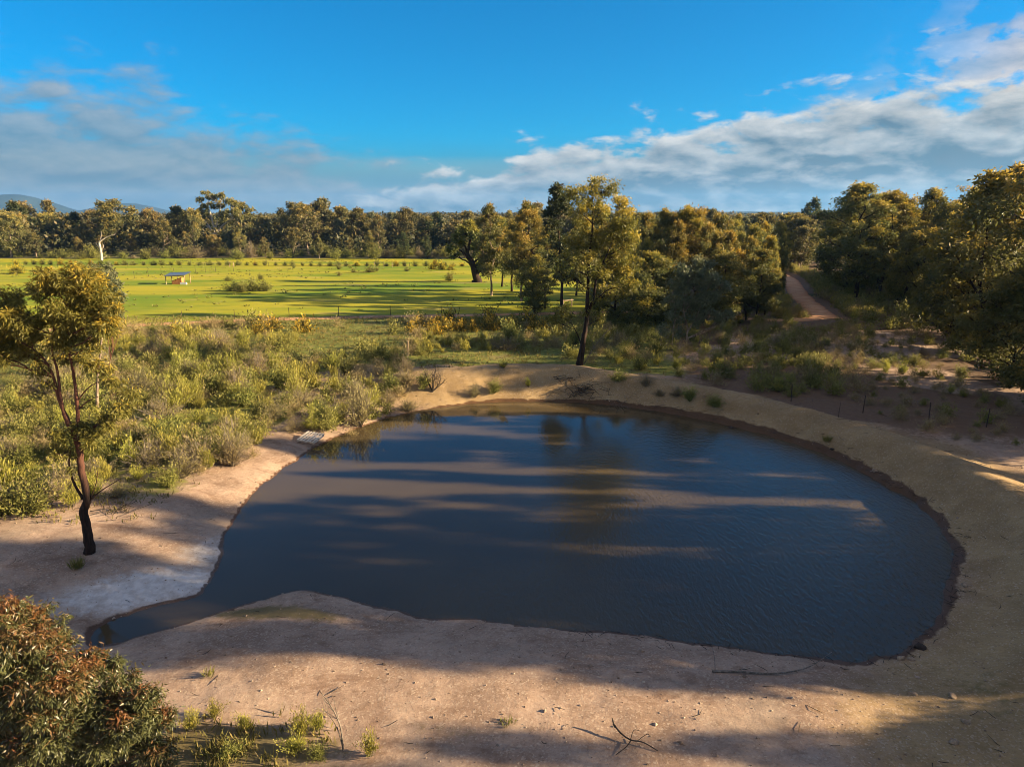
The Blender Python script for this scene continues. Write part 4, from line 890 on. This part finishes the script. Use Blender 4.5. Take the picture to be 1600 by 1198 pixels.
# singled-out shrubs and tufts
ONE = [(662, 606, 'olive', .95, 'dense shrub at the end of the dam wall beside the bare twiggy bush'), (634, 600, 'dry', 1.0, 'dry twiggy shrub at the scrubby end of the dam wall'), (772, 600, 'olive', .85, 'rounded olive shrub on the dam wall, first past the bare twiggy bush'), (786, 590, 'green', .6, 'small bright shrub atop the rounded olive shrub on the dam wall'), (742, 604, 'dry', .7, 'dry shrub on the dam wall beside the rounded olive shrub'),
       (826, 598, 'green', .55, 'spindly yellow green seedling alone on the sunny dam wall'), (966, 598, 'olive', .8, 'upright olive shrub on the dam wall next to the branch heap'), (1008, 604, 'dry', .7, 'thin grey shrub on the dam wall between two olive shrubs'), (1030, 615, 'dry', .5, 'tiny dry shrub low on the shaded dam wall'), (1078, 626, 'olive', .85, 'dark shrub midway down the shaded dam wall'), (1115, 634, 'olive', .8, 'last dark shrub on the dam wall towards the fence'), (1058, 618, 'dry', .7, 'thin dry shrub leaning on the dark shaded dam wall shrub'),
       (470, 1150, 'green', .55, 'bright green shrub growing behind the bare sapling near the camera'), (462, 1175, 'green', .5, 'low green shrub at the foot of the bare sapling'), (495, 1140, 'green', .5, 'green shrublet beside the bare sapling on the lit gravel'), (578, 1180, 'green', .5, 'lone bright green shrub at the picture edge on brown gravel'), (300, 1140, 'green', .45, 'green shrub touching the rusty gum near the camera'), (335, 1120, 'green', .4, 'pale green shrub on gravel between rusty gum and bare sapling'), (385, 1140, 'green', .42, 'olive tinged green shrub midway from rusty gum to bare sapling'), (500, 1182, 'olive', .35, 'dark low shrub just past the bare sapling'), (360, 1180, 'olive', .4, 'flat dark shrub at the picture edge near the rusty gum'),
       (1440, 560, 'dry', .9, 'grey dry shrub beneath the fallen trunk'), (55, 460, 'olive', 1.6, 'conical dark shrub in the paddock behind the lone gum'), (26, 428, 'wattle', 2.0, 'big golden wattle bush at the paddock edge'), (690, 421, 'wattle', 1.6, 'wide orange wattle bush at the far side of the paddock'), (676, 421, 'wattle', 1.3, 'smaller orange wattle next to the wide orange one'), (705, 422, 'wattle', 1.2, 'orange wattle between the wide one and the leaning gum'),
       (365, 455, 'olive', 1.7, 'dark paddock bush nearest the shelter in the clump'), (376, 457, 'olive', 1.3, 'low middle bush of the paddock clump'), (392, 455, 'olive', 1.9, 'tallest dark bush of the paddock clump'), (410, 455, 'olive', 1.8, 'outermost bush of the paddock clump away from the shelter'), (357, 439, 'olive', 1.0, 'small round bush in open paddock past the shelter'), (408, 437, 'olive', 1.0, 'thin bush in open paddock behind the clump'), (703, 439, 'olive', 1.5, 'dark bush alone in shade before the leaning gum'), (529, 421, 'olive', 1.0, 'small bush on the far paddock grass'), (577, 426, 'olive', 1.2, 'pair forming dark bush on the far paddock grass'), (583, 425, 'olive', 1.0, 'lighter bush of the pair on the far paddock'), (552, 426, 'olive', .9, 'low bush near the pair on the far paddock'), (589, 424, 'olive', .9, 'upright bush beside the pair on the far paddock'), (636, 424, 'olive', 1.0, 'small dark bush on paddock grass before the orange wattles'), (531, 431, 'olive', .8, 'tiny bush on paddock grass above the long shadows'), (459, 419, 'olive', .8, 'tiny bush below the young tree row')]
rng = np.random.default_rng(404)
for u, v, k_, s_, lab in ONE:
    p = ground_at(u, v, 1.2 if 580 < v < 640 and u > 600 else .8); put_shrub(k_, p[0], p[1], s_, rng, None, 1.0, lab)
def tuft(name, u, v, n, h_, w_, matn, label, z0=.8):
    rg = np.random.default_rng(int(u * 7 + v)); p = ground_at(u, v, z0); m = MB(); a = rg.uniform(0, 6.28, n); r = rg.uniform(0, w_ * .45, n)
    P = np.stack([np.cos(a) * r, np.sin(a) * r, np.full(n, -.02)], 1); A = unit(np.stack([np.cos(a) * .35, np.sin(a) * .35, np.ones(n)], 1) + rg.normal(0, .18, (n, 3)))
    m.leaves(P, A, unit(np.cross(A, rg.normal(0, 1, (n, 3)))), h_ * rg.uniform(.6, 1.1, n), .022, rnd=rg.uniform(0, 1, n), tip=rg.uniform(0, .4, n))
    tag(link(name, m.mesh(name, M[matn]), None, p), label, 'grass')
tuft('grass_tuft', 121, 888, 170, .55, .5, 'sh_olive', 'dark round rush tuft at the foot of the lone gum')
tuft('grass_tuft', 326, 1056, 60, .38, .35, 'grass_tuft', 'small grass tuft on the gravel spit before the rusty gum')
tuft('grass_tuft', 1292, 690, 120, .5, .6, 'sh_olive', 'dark tuft alone on the inner slope of the dam bank', 1.0)
tuft('grass_tuft', 792, 1130, 60, .22, .5, 'sh_olive', 'low dark tuft on the sunlit gravel near the fallen branch')

# sapling row along the far side of the paddock
rng = np.random.default_rng(405); items = []; u = 25.0
while u < 800:
    p = ground_at(u, 413.5 + u * .004); items.append((put_shrub('olive' if rng.uniform() < .8 else 'wattle', p[0], p[1], rng.uniform(.75, 1.25), rng, 'young trees in the row across the paddock', 1.1, None, None, 'young tree', 'young_tree'), u)); u += rng.uniform(12.5, 16.5)
number(items, lambda o_, r_, e: f"{'golden' if 'gold' in o_['hue'] else 'olive'} young tree in the paddock row, {r_} from {e}", 'the hill end', 'the road end')
# bushes at the foot of the belt
items = []; u = -20.0
while u < 1000:
    p = ground_at(u, 406.0 - rng.uniform(0, 7)); items.append((put_shrub(str(rng.choice(['olive', 'olive', 'dry'])), p[0], p[1], rng.uniform(1.1, 3.8), rng, 'bushes along the foot of the belt', .9, None, None, 'bush', 'bush'), u)); u += rng.uniform(12, 20)
number(items, lambda o_, r_, e: f"{o_['hue'].replace('shrub', 'bush')} at the foot of the tree belt, {r_} from {e}", 'the hill end', 'the road end')

# low grass and herbs on the scrub floor
rng = np.random.default_rng(406); m = MB()
gx = rng.uniform(-62, 14, 16000); gy = rng.uniform(31, 98, 16000); g_, pd_, cd_ = land(gx, gy)
nn = fbm(gx / 4, gy / 4, 77); pr_ = sstep(2.2, 5.5, pd_ + 4 * (nn - .5)) * (cd_ > 5) * np.where(gx > 3, .3, 1.0); k = (rng.uniform(0, 1, len(gx)) < pr_) & (np.abs(gx) < .76 * gy + 3)
gx, gy, g_ = gx[k], gy[k], g_[k]; nk = nn[k]
bu = rng.uniform(250, 640, 700); bv = rng.uniform(1105, 1215, 700); bp = np.array([at(a_, b_, .6) for a_, b_ in zip(bu, bv)]); kb = rng.uniform(0, 1, 700) < np.exp(-((bu - 370) / 120) ** 2 - ((bv - 1195) / 45) ** 2) * sstep(.38, .62, fbm(bp[:, 0] / .9, bp[:, 1] / .9, 78)); bp = bp[kb]
gx = np.concatenate([gx, bp[:, 0]]); gy = np.concatenate([gy, bp[:, 1]]); g_ = np.concatenate([g_, land(bp[:, 0], bp[:, 1])[0]]); nk = np.concatenate([nk, rng.uniform(.2, .7, len(bp))]); n = len(gx)
for rep in range(6):
    A = unit(np.array([0, 0, 1.0]) + rng.normal(0, .35, (n, 3))); P = np.stack([gx, gy, g_ - .02], 1) + np.column_stack([rng.normal(0, .12, (n, 2)), np.zeros(n)])
    m.leaves(P, A, unit(np.cross(A, rng.normal(0, 1, (n, 3)))), rng.uniform(.16, .42, n), rng.uniform(.03, .06, n), rnd=np.clip(nk + rng.normal(0, .2, n), 0, 1), tip=np.clip(rng.normal(.1, .25, n), 0, 1))
tag(link('scrub_grass', m.mesh('scrub_grass', M['grass_tuft'])), 'short grass and herbs growing between the shrubs', None, None, 'stuff')

rng = np.random.default_rng(409); m = MB(); n = 1700
tx = rng.uniform(-165, 30, n); ty_ = rng.uniform(104, 225, n); nn = fbm(tx / 22, ty_ / 14, 91); k = (np.abs(tx) < .77 * ty_) & (rng.uniform(0, 1, n) < np.clip((nn - .42) * 4, .03, 1)) & (ty_ > np.interp(tx, TRACK[::-1, 0], TRACK[::-1, 1]) + 4)
tx, ty_ = tx[k], ty_[k]; tz = land(tx, ty_)[0]; n = len(tx); sz = rng.uniform(.5, 1.3, n)
for rep_ in range(7):
    A = unit(np.array([0, 0, .55]) + rng.normal(0, .6, (n, 3)) * [1, 1, .3]); P = np.stack([tx, ty_, tz - .03], 1) + np.column_stack([rng.normal(0, .22, (n, 2)) * sz[:, None], np.zeros(n)])
    m.leaves(P, A, unit(np.cross(A, rng.normal(0, 1, (n, 3)))), .42 * sz, .16 * sz, rnd=rng.uniform(0, .8, n), tip=np.zeros(n))
tag(link('paddock_grass', m.mesh('paddock_grass', M['sh_olive'])), 'coarse grass tussocks dotted over the green paddock', None, None, 'stuff')

# pebbles on the bare banks
rng = np.random.default_rng(407); n = 26000
px_ = rng.uniform(-26, 30, n); py_ = rng.uniform(14.5, 64, n) ; pz_, pd_, cd_ = land(px_, py_)
prob = np.where(pd_ > .03, np.maximum(np.exp(-pd_ / 1.2), .30 + .35 * (py_ < 30)), 0) * np.where((py_ > 34) & (px_ < -6), np.exp(-np.maximum(pd_ - .5, 0) / 1.5), 1) * np.where((cd_ > 6) & (py_ > 50), 0, 1)
k = (rng.uniform(0, 1, n) < prob) & (np.abs(px_) < .76 * py_ + 4); px_, py_, pz_ = px_[k], py_[k], pz_[k]; n = len(px_)
oct_ = np.array([[1, 0, 0], [0, 1, 0], [-1, 0, 0], [0, -1, 0], [0, 0, 1], [0, 0, -1]], float); of = np.array([[0, 1, 4], [1, 2, 4], [2, 3, 4], [3, 0, 4], [1, 0, 5], [2, 1, 5], [3, 2, 5], [0, 3, 5]])
s_ = .018 + .035 * rng.uniform(0, 1, n) ** 3 + rng.uniform(.03, .09, n) * (rng.uniform(0, 1, n) < .02); ra = rng.uniform(0, 6.28, n)
V = oct_[None] * (s_[:, None, None] * rng.uniform(.6, 1.4, (n, 6, 1)) * np.array([1, .75, .55])); ca, sa_ = np.cos(ra)[:, None], np.sin(ra)[:, None]
V = np.stack([V[..., 0] * ca - V[..., 1] * sa_, V[..., 0] * sa_ + V[..., 1] * ca, V[..., 2]], -1) + np.stack([px_, py_, pz_ + s_ * .2], -1)[:, None]
m_, t_ = new_mat('bank pebbles'); c_ = t_.mix(t_.attr('rnd'), (0.15, 0.10, 0.07), (0.46, 0.36, 0.27)); p_ = finish(t_, c_, .9, .2); out(t_, p_.outputs[0])
tag(link('gravel', mesh_np('gravel', V.reshape(-1, 3), (of[None] + np.arange(n)[:, None, None] * 6).reshape(-1, 3), m_, {'rnd': ('FACE', np.repeat(rng.uniform(0, 1, n) ** 1.3, 8))})), 'loose tan and white gravel strewn over the banks', None, None, 'stuff')

rng = np.random.default_rng(408); m = MB(); n = 1300
tx = rng.uniform(-24, 30, n); ty_ = rng.uniform(15, 62, n); tz, pd_, cd_ = land(tx, ty_); nn = fbm(tx / 3, ty_ / 3, 88)
k = (pd_ > .4) & (rng.uniform(0, 1, n) < .25 + 1.2 * (nn - .4)) & (np.abs(tx) < .76 * ty_ + 3)
for x, y, z in zip(tx[k], ty_[k], tz[k]):
    a = rng.uniform(0, 6.28); L_ = rng.uniform(.1, .45) * (1 + .02 * y); d = np.array([math.cos(a), math.sin(a), rng.normal(0, .15)]) * L_ / 2; c = np.array([x, y, z + .03])
    m.tube([c - d, c + rng.normal(0, .03, 3), c + d], [.007, .011, .004], 3, False)
tx = rng.uniform(2, 24, 9000); ty_ = rng.uniform(20, 58, 9000); tz, pd_, cd_ = land(tx, ty_); k = (pd_ > .02) & (pd_ < .25 + .8 * rng.uniform(0, 1, 9000) ** 2)
for x, y, z in zip(tx[k][:900], ty_[k][:900], tz[k][:900]):
    a = rng.uniform(0, 6.28); d = np.array([math.cos(a), math.sin(a), rng.normal(0, .2)]) * rng.uniform(.06, .28); c = np.array([x, y, z + .03]); m.tube([c - d, c + rng.normal(0, .03, 3), c + d], [.006, .012, .004], 3, False)
tag(link('twig_litter', m.mesh('twig_litter', M['twig_dark'])), 'fine dark twigs and bark bits littering the bare ground', None, None, 'stuff')

# ------------------------------------------------------------------ rocks
def rock(u, v, size, label, mat='rock', flat=.55, z0=.5):
    rg = np.random.default_rng(int(u * 3 + v)); p = ground_at(u, v, z0); import bmesh
    b = bmesh.new(); bmesh.ops.create_icosphere(b, subdivisions=2, radius=1.0)
    for q_ in range(5):                                          # slice flat facets off
        nrm = unit(rg.normal(0, 1, 3)); off = rg.uniform(.55, .8)
        for vv in b.verts:
            d_ = float(np.dot(nrm, vv.co)) - off
            if d_ > 0: vv.co -= Vector((nrm * d_).tolist())
    for vv in b.verts: vv.co += Vector(rg.normal(0, .03, 3).tolist()); vv.co.x *= size * .5; vv.co.y *= size * .36; vv.co.z *= size * .5 * flat
    me = bpy.data.meshes.new('rock'); b.to_mesh(me); b.free(); me.materials.append(M[mat]); o_ = link('rock', me, None, p + [0, 0, size * .08]); o_.rotation_euler = (0, 0, rg.uniform(0, 3))
    tag(o_, label, 'rock')
rock(1408, 1029, .36, 'pale angular rock at the water edge by the tan bank, larger of two'); rock(1424, 1030, .27, 'smaller pale rock touching the larger one at the water edge')
rock(1436, 1012, .5, 'mossy dark flat rock lying in the wet shoreline debris', 'rock_dark'); rock(1488, 1088, .32, 'grey rock alone on the tan bank slope'); rock(1426, 1084, .3, 'flat tan rock on the sunlit patch near the stick')
rock(1490, 1160, .3, 'brown rock on shaded gravel below the tan bank'); rock(1510, 1128, .28, 'pale rock on the crest line of the tan bank', 'rock', .7); rock(1143, 665, .75, 'black rock at the waterline under the shaded dam wall', 'rock_dark'); rock(1367, 736, .4, 'pale rock at the wet edge of the curving bank'); rock(1508, 915, .4, 'tan slab rock on the dam bank beside the wet edge'); rock(1300, 702, .3, 'dark stone beside the tuft on the dam bank', 'rock_dark')

# ------------------------------------------------------------------ fallen wood
def sticks(name, paths, mat, label, cat, loc, part=None):
    m = MB()
    for pts, a, b in paths:
        c = catmull(np.array(pts) - loc, 5); m.tube(c, np.linspace(a, b, len(c)), 5, False)
    return tag(link(name, m.mesh(name, M[mat], True), None, loc), label, cat)
def gp(u, v, h_=0.05, z0=.4): p = ground_at(u, v, z0); p[2] += h_; return p
b0 = gp(1115, 1050, 0)
sticks('fallen_branch', [([gp(1113, 1050, .04), gp(1150, 1051, .06), gp(1200, 1054, .05), gp(1240, 1051, .07), gp(1268, 1044, .12), gp(1298, 1031, .32)], .04, .012), ([gp(1117, 1051, .05), gp(1116, 1038, .2), gp(1112, 1022, .3)], .016, .005)], 'twig_grey', 'long curved grey stick lying along the near shore', 'branch', b0)
b0 = gp(985, 1160, 0)
sticks('fallen_branch', [([gp(958, 1142, .25), gp(970, 1152, .15), gp(985, 1160, .1), gp(1005, 1164, .1), gp(1028, 1174, .03)], .03, .012), ([gp(986, 1160, .1), gp(978, 1170, .08), gp(962, 1180, .03)], .02, .01), ([gp(985, 1160, .12), gp(990, 1152, .25), gp(1000, 1156, .3)], .014, .005), ([gp(995, 1162, .1), gp(1010, 1156, .2), gp(1016, 1160, .22)], .012, .004), ([gp(960, 1145, .2), gp(956, 1138, .35)], .03, .02)], 'twig_dark', 'forked dark dead branch lying on the brown gravel', 'branch', b0)
# bare sapling
sb_ = ground_at(536, 1172, .7); rg = np.random.default_rng(5); Ys = sb_[1]; Q = lambda u, v, dy=0: onplane(u, v, Ys + dy)
pa = [([sb_, Q(533, 1140), Q(524, 1115), Q(512, 1095), Q(502, 1082)], .028, .008), ([Q(535, 1165), Q(528, 1140), Q(520, 1125, .1), Q(508, 1110)], .02, .006), ([Q(531, 1130), Q(524, 1105, .1), Q(522, 1090)], .012, .004)]
for _ in range(16):
    u, v = [(505, 1085), (515, 1100), (522, 1112), (512, 1112), (526, 1122)][rg.integers(0, 5)]; d = rg.normal(0, 1, 2); s = Q(u, v); e = Q(u + d[0] * 12 - 8, v - abs(d[1]) * 10 - 4, rg.uniform(-.2, .2)); pa.append(([s, (s + e) / 2 + rg.normal(0, .03, 3), e], .007, .002))
sticks('bare_sapling', pa, 'twig_grey', 'leafless pale sapling among green shrubs on the near gravel', 'dead sapling', sb_)
# bare twiggy bush at the end of the dam wall
sb_ = ground_at(676, 612, 1.0); Ys = sb_[1]; pa = []; rg = np.random.default_rng(6)
for i in range(9):
    e = Q(676 + rg.uniform(-20, 26), 572 + rg.uniform(-4, 22), rg.uniform(-1, 1)); md = sb_ + (e - sb_) * .5 + rg.normal(0, .12, 3); pa.append(([sb_ + rg.normal(0, .05, 3) * [1, 1, 0], md, e], .045, .012))
    for _ in range(7): s = sb_ + (e - sb_) * rg.uniform(.5, .95); pa.append(([s, s + rg.normal(0, .18, 3) + [0, 0, .15], s + rg.normal(0, .35, 3) + [0, 0, .35]], .014, .004))
sticks('bare_bush', pa, 'twig_dark', 'leafless dark twiggy bush at the sunny end of the dam wall', 'dead bush', sb_)
# heap of dead branches on the dam wall
sb_ = ground_at(915, 612, 1.2); pa = []; rg = np.random.default_rng(7)
for i in range(70):
    c = sb_ + [rg.normal(0, .9), rg.normal(0, .55), 0]; c[2] = gz(c[0], c[1]) + abs(rg.normal(.2, .2)); d = rg.normal(0, .6, 3) * [1, 1, .35]; pa.append(([c - d, c + rg.normal(0, .06, 3), c + d], .022, .007))
sticks('branch_heap', pa, 'twig_dark', 'heap of dead dark branches on the inner dam wall', 'branch heap', sb_)
sb_ = ground_at(882, 586, 1.8); pa = []
for i in range(16):
    c = sb_ + [rg.normal(0, .5), rg.normal(0, .2), 0]; c[2] = gz(c[0], c[1]) + .1; d = rg.normal(0, .4, 3) * [1, 1, .3]; pa.append(([c - d, c, c + d], .025, .008))
sticks('branch_heap', pa, 'twig_dark', 'small scatter of dark sticks near the dam wall crest below the tallest gum', 'branch heap', sb_)
sb_ = ground_at(970, 627, .5); pa = []
for i in range(16):
    c = sb_ + [rg.normal(0, .35), rg.normal(0, .2), 0]; c[2] = gz(c[0], c[1]) + .12; d = rg.normal(0, .3, 3) * [1, 1, .5]; pa.append(([c - d, c, c + d], .02, .006))
sticks('branch_heap', pa, 'twig_grey', 'little tangle of grey sticks at the waterline below the branch heap', 'branch heap', sb_)
# leaning pale sapling by the tallest gum
s0 = ground_at(913, 572, 1.3); s0[1] += .6; Ys = s0[1]
sticks('leaning_sapling', [([s0, Q(925, 548), Q(938, 530), Q(955, 510)], .05, .015), ([Q(938, 530), Q(948, 518), Q(965, 508)], .02, .008), ([Q(928, 545), Q(926, 530), Q(932, 518)], .018, .006)], 'twig_grey', 'thin pale stem leaning out from the base of the tallest gum', 'dead sapling', s0)
# fallen trunk in the clearing
b0 = ground_at(1545, 566); f0, f1 = gp(1550, 566, .5), gp(1432, 522, 2.2)
sticks('fallen_log', [([gp(1556, 572, .3), f0, (f0 + f1) / 2 + [0, 0, .1], f1], .34, .14), ([f0 * .35 + f1 * .65, f0 * .3 + f1 * .7 + [-1.5, -.5, .9], f0 * .2 + f1 * .8 + [-3, -1, 1.0]], .12, .03), ([f0 * .6 + f1 * .4, f0 * .55 + f1 * .45 + [.3, -.8, 1.0], f0 * .5 + f1 * .5 + [.2, -1.2, 2.0]], .1, .03), ([f0 * .8 + f1 * .2, f0 * .8 + f1 * .2 + [-1, -1.5, -.2], f0 * .8 + f1 * .2 + [-2, -2.6, -.5]], .09, .03)], 'bark_dark', 'dark fallen trunk propped up at the forest edge', 'fallen tree', b0)
b0 = gp(1560, 588, 0)
sticks('fallen_branch', [([gp(1548, 560, .3), gp(1556, 572, .4), gp(1566, 582, .2)], .12, .05), ([gp(1556, 572, .4), gp(1562, 570, .8)], .05, .02)], 'bark_bleached', 'short bleached limb lying beside the dark fallen trunk', 'branch', b0)
b0 = gp(1325, 652, 0)
sticks('bare_sapling', [([gp(1310, 654, 0), gp(1310, 654, .5), gp(1311, 654, 1.1)], .02, .008), ([gp(1310, 654, .3), gp(1313, 654, .55)], .012, .004), ([gp(1310, 654, .3), gp(1307, 654, .5)], .012, .004)], 'twig_dark', 'tiny dead seedling standing on the dam crest before the fence', 'dead sapling', b0)
# dry brush at the edge of the scrub
sb_ = ground_at(186, 800, .6); pa = []
for i in range(22):
    c = sb_ + [rg.normal(0, .5), rg.normal(0, .3), 0]; c[2] = gz(c[0], c[1]) + .12; d = rg.normal(0, .4, 3) * [1, 1, .5]; pa.append(([c - d, c, c + d], .018, .005))
sticks('branch_heap', pa, 'twig_dark', 'small brushwood heap on bare ground behind the lone gum', 'branch heap', sb_)

# ------------------------------------------------------------------ fences
def fence(posts, hgt, label, n_wire=3, pr=.03, mat='picket', wire=.004, lean=.03):
    rg = np.random.default_rng(int(abs(posts[0][0]) * 10)); root = link('wire_fence', None, None, posts[0]); o = np.array(posts[0]); tops = []
    for p in posts:
        p = np.array(p); l = rg.normal(0, lean, 3) * [1, 1, 0]; m = MB(); e = p - o + [0, 0, hgt * rg.uniform(.93, 1.05)] + l * hgt; m.tube([p - o - [0, 0, .2], e], [pr, pr], 4); link('post', m.mesh('post', M[mat]), root); tops.append((p - o, e))
    for k in range(n_wire):
        f = .35 + .6 * k / max(1, n_wire - 1); m = MB(); P = []
        for i in range(len(tops)):
            P.append(tops[i][0] * (1 - f) + tops[i][1] * f)
        m.tube(np.array(P), wire, 4); link('wire', m.mesh('wire', M['wire']), root)
    tag(root, label, 'fence')
fence([ground_at(u, v) for u, v in [(1236, 627), (1348, 645), (1451, 657), (1541, 667), (1640, 676)]], 1.35, 'dark steel picket and wire fence behind the dam bank', 3, .035)
fence([ground_at(u, v - 3) for u, v in [(-10, 514), (95, 512), (195, 507), (285, 504), (367, 502), (452, 499), (529, 497), (610, 495), (690, 493), (770, 491)]], 1.3, 'picket fence along the sandy track side of the paddock', 3, .045)
fence([ground_at(u, v) for u, v in [(210, 434), (232, 431), (252, 429), (272, 428), (306, 427), (321, 426), (337, 425), (365, 424)]], 1.4, 'thin post fence behind the paddock shelter', 2, .05)
fence([ground_at(u, v) for u, v in [(90, 417), (200, 417), (310, 416), (420, 416), (530, 416), (640, 416), (750, 416)]], 1.0, 'low wire fence under the young tree row', 2, .05)
def rail(posts, h_, label, zr=.85):
    o = np.array(posts[0]); root = link('log_barrier', None, None, o)
    for p in posts: m = MB(); m.tube([np.array(p) - o - [0, 0, .2], np.array(p) - o + [0, 0, h_]], [.11, .10], 6); link('post', m.mesh('post', M['timber']), root)
    m = MB(); a, b = np.array(posts[0]) - o, np.array(posts[-1]) - o; d = unit(b - a); m.tube([a - d * .3 + [0, -.13, h_ * zr], b + d * .3 + [0, -.13, h_ * zr]], [.085, .085], 6); link('rail', m.mesh('rail', M['timber']), root); tag(root, label, 'barrier')
rail([ground_at(1151, 493), ground_at(1182, 493)], 1.15, 'grey log rail between two posts beside the sandy track')
rail([ground_at(880, 480), ground_at(893, 479)], 1.2, 'pale log rail barrier half hidden behind the tallest gum')
rail([ground_at(359, 417), ground_at(365, 417)], 1.3, 'pale timber frame standing by the young tree row', .97)
for u, v, h_, lab in [(638, 556, 1.5, 'square pale timber post standing in the scrub'), (585, 418, 1.4, 'white post below the belt, first of three towards the hills'), (600, 418, 1.6, 'white post below the belt, middle of three'), (613, 418, 1.4, 'white post below the belt, last of three towards the road')]:
    p = ground_at(u, v); m = MB(); m.box([0, 0, h_ / 2 - .1], [.13, .13, h_ + .2]); m.box([0, 0, h_ + .02], [.15, .15, .05]); tag(link('timber_post', m.mesh('timber_post', M['timber']), None, p), lab, 'post')

# ------------------------------------------------------------------ pallet by the water
p = ground_at(486, 691, .35); yaw = R(-24); Rm = rotz(yaw) @ rotx(R(13)) ; root = link('timber_pallet', None, None, p + [0, 0, .34]); tag(root, 'bleached timber pallet lying at the water edge by the scrub', 'pallet')
for i in range(6):
    m = MB(); m.box(Rm @ np.array([-.62 + i * .248, 0, .075]), [.115, 1.2, .024], Rm); link('slat', m.mesh('slat', M['pallet']), root)
for y_ in (-.52, 0, .52):
    m = MB(); m.box(Rm @ np.array([0, y_, 0]), [1.38, .05, .11], Rm); link('stringer', m.mesh('stringer', M['pallet']), root)
for i in range(3):
    m = MB(); m.box(Rm @ np.array([-.62 + i * .62, 0, -.07]), [.125, 1.15, .024], Rm); link('base_slat', m.mesh('base_slat', M['pallet']), root)
# ------------------------------------------------------------------ paddock shelter
p = ground_at(279, 443.5); root = link('field_shelter', None, None, p); tag(root, 'open field shelter with blue grey sheet roof in the paddock', 'shelter')
root.scale = (.82, .82, .82); W_, D_ = 4.9, 3.4
for x_, y_, h_ in [(-W_ / 2 + .12, -D_ / 2 + .1, 2.05), (W_ / 2 - .12, -D_ / 2 + .1, 2.25), (-W_ / 2 + .12, D_ / 2 - .1, 2.45), (W_ / 2 - .12, D_ / 2 - .1, 2.65), (-.8, D_ / 2 - .1, 2.5)]:
    m = MB(); m.box([x_, y_, h_ / 2 - .1], [.14, .14, h_ + .2]); link('post', m.mesh('post', M['timber']), root)
xs = np.linspace(-W_ / 2 - .2, W_ / 2 + .2, 61); ys = np.array([-D_ / 2 - .35, D_ / 2 + .25]); V = []
for lay in (0, -.03):
    for y_ in ys: V += [[x_, y_, 2.28 + .04 * x_ + .13 * (y_ + D_ / 2 - .1) - 0.0 + .022 * math.sin(x_ * 26) + lay] for x_ in xs]
V = np.array(V); n = 61; j = np.arange(n - 1); F = np.vstack([np.stack([j, j + 1, n + j + 1, n + j], 1), np.stack([2 * n + j, 3 * n + j, 3 * n + j + 1, 2 * n + j + 1], 1), np.stack([j, 2 * n + j, 2 * n + j + 1, j + 1], 1), np.stack([n + j, n + j + 1, 3 * n + j + 1, 3 * n + j], 1)])
link('roof', mesh_np('roof', V, F, M['roof'], None, True), root)
for y_, z_ in ((-D_ / 2 + .1, 2.12), (D_ / 2 - .1, 2.55)):
    m = MB(); m.box([0, y_, z_ - .03], [W_, .09, .16], roty(-.04)); link('beam', m.mesh('beam', M['timber']), root)
# orange timber lean-to under it
hut = link('timber_hut', None, None, p + [.12, 0, 0]); hut.scale = (.82, .82, .82); tag(hut, 'low orange timber hut with sloping top under the field shelter', 'hut')
for i in range(9):
    x_ = -1.15 + i * .265; h_ = .75 + .10 * i; m = MB(); m.box([x_, -1.0, h_ / 2], [.25, .05, h_]); link('plank', m.mesh('plank', M['timber_red']), hut)
for i in range(7):
    m = MB(); m.box([1.12, -.85 + i * .26, .78], [.05, .25, 1.56]); link('plank', m.mesh('plank', M['timber_red']), hut)
m = MB(); m.box([-.1, -.1, 1.22], [2.75, 2.0, .05], roty(-math.atan(.10 / .265))); link('roof', m.mesh('roof', M['bark_dark']), hut)
m = MB(); m.box([-1.25, -.1, .36], [.05, 1.75, .72]); m.box([-.1, .72, .55], [2.3, .05, 1.1]); link('wall', m.mesh('wall', M['timber_red']), hut)
tr_ = link('water_trough', None, None, p + [1.65, -1.3, 0]); tr_.scale = (.85, .85, .85); tag(tr_, 'white water trough on the grass beside the timber hut', 'trough')
m = MB(); m.box([0, -.28, .25], [1.4, .06, .5]); m.box([0, .28, .25], [1.4, .06, .5]); m.box([-.67, 0, .25], [.06, .5, .5]); m.box([.67, 0, .25], [.06, .5, .5]); link('basin', m.mesh('basin', M['trough']), tr_)
m = MB(); m.box([0, 0, .12], [1.28, .5, .12]); link('base', m.mesh('base', M['trough']), tr_)

# ------------------------------------------------------------------ haze
hb = MB(); hb.box([0, 0, 148.0], [23600, 23600, 304.0]); m_ = bpy.data.materials.new('thin haze'); m_.use_nodes = True; t_ = NT(m_.node_tree)
pv = t_.n('ShaderNodeVolumePrincipled'); pv.inputs['Color'].default_value = (0.2, 0.5, 1.0, 1); pv.inputs['Density'].default_value = 6.5e-5; pv.inputs['Anisotropy'].default_value = 0.2
t_.l(pv.outputs[0], t_.n('ShaderNodeOutputMaterial').inputs['Volume'])
HAZE = tag(link('haze', hb.mesh('haze', m_)), 'thin blue haze over the far plain', None, None, 'stuff')
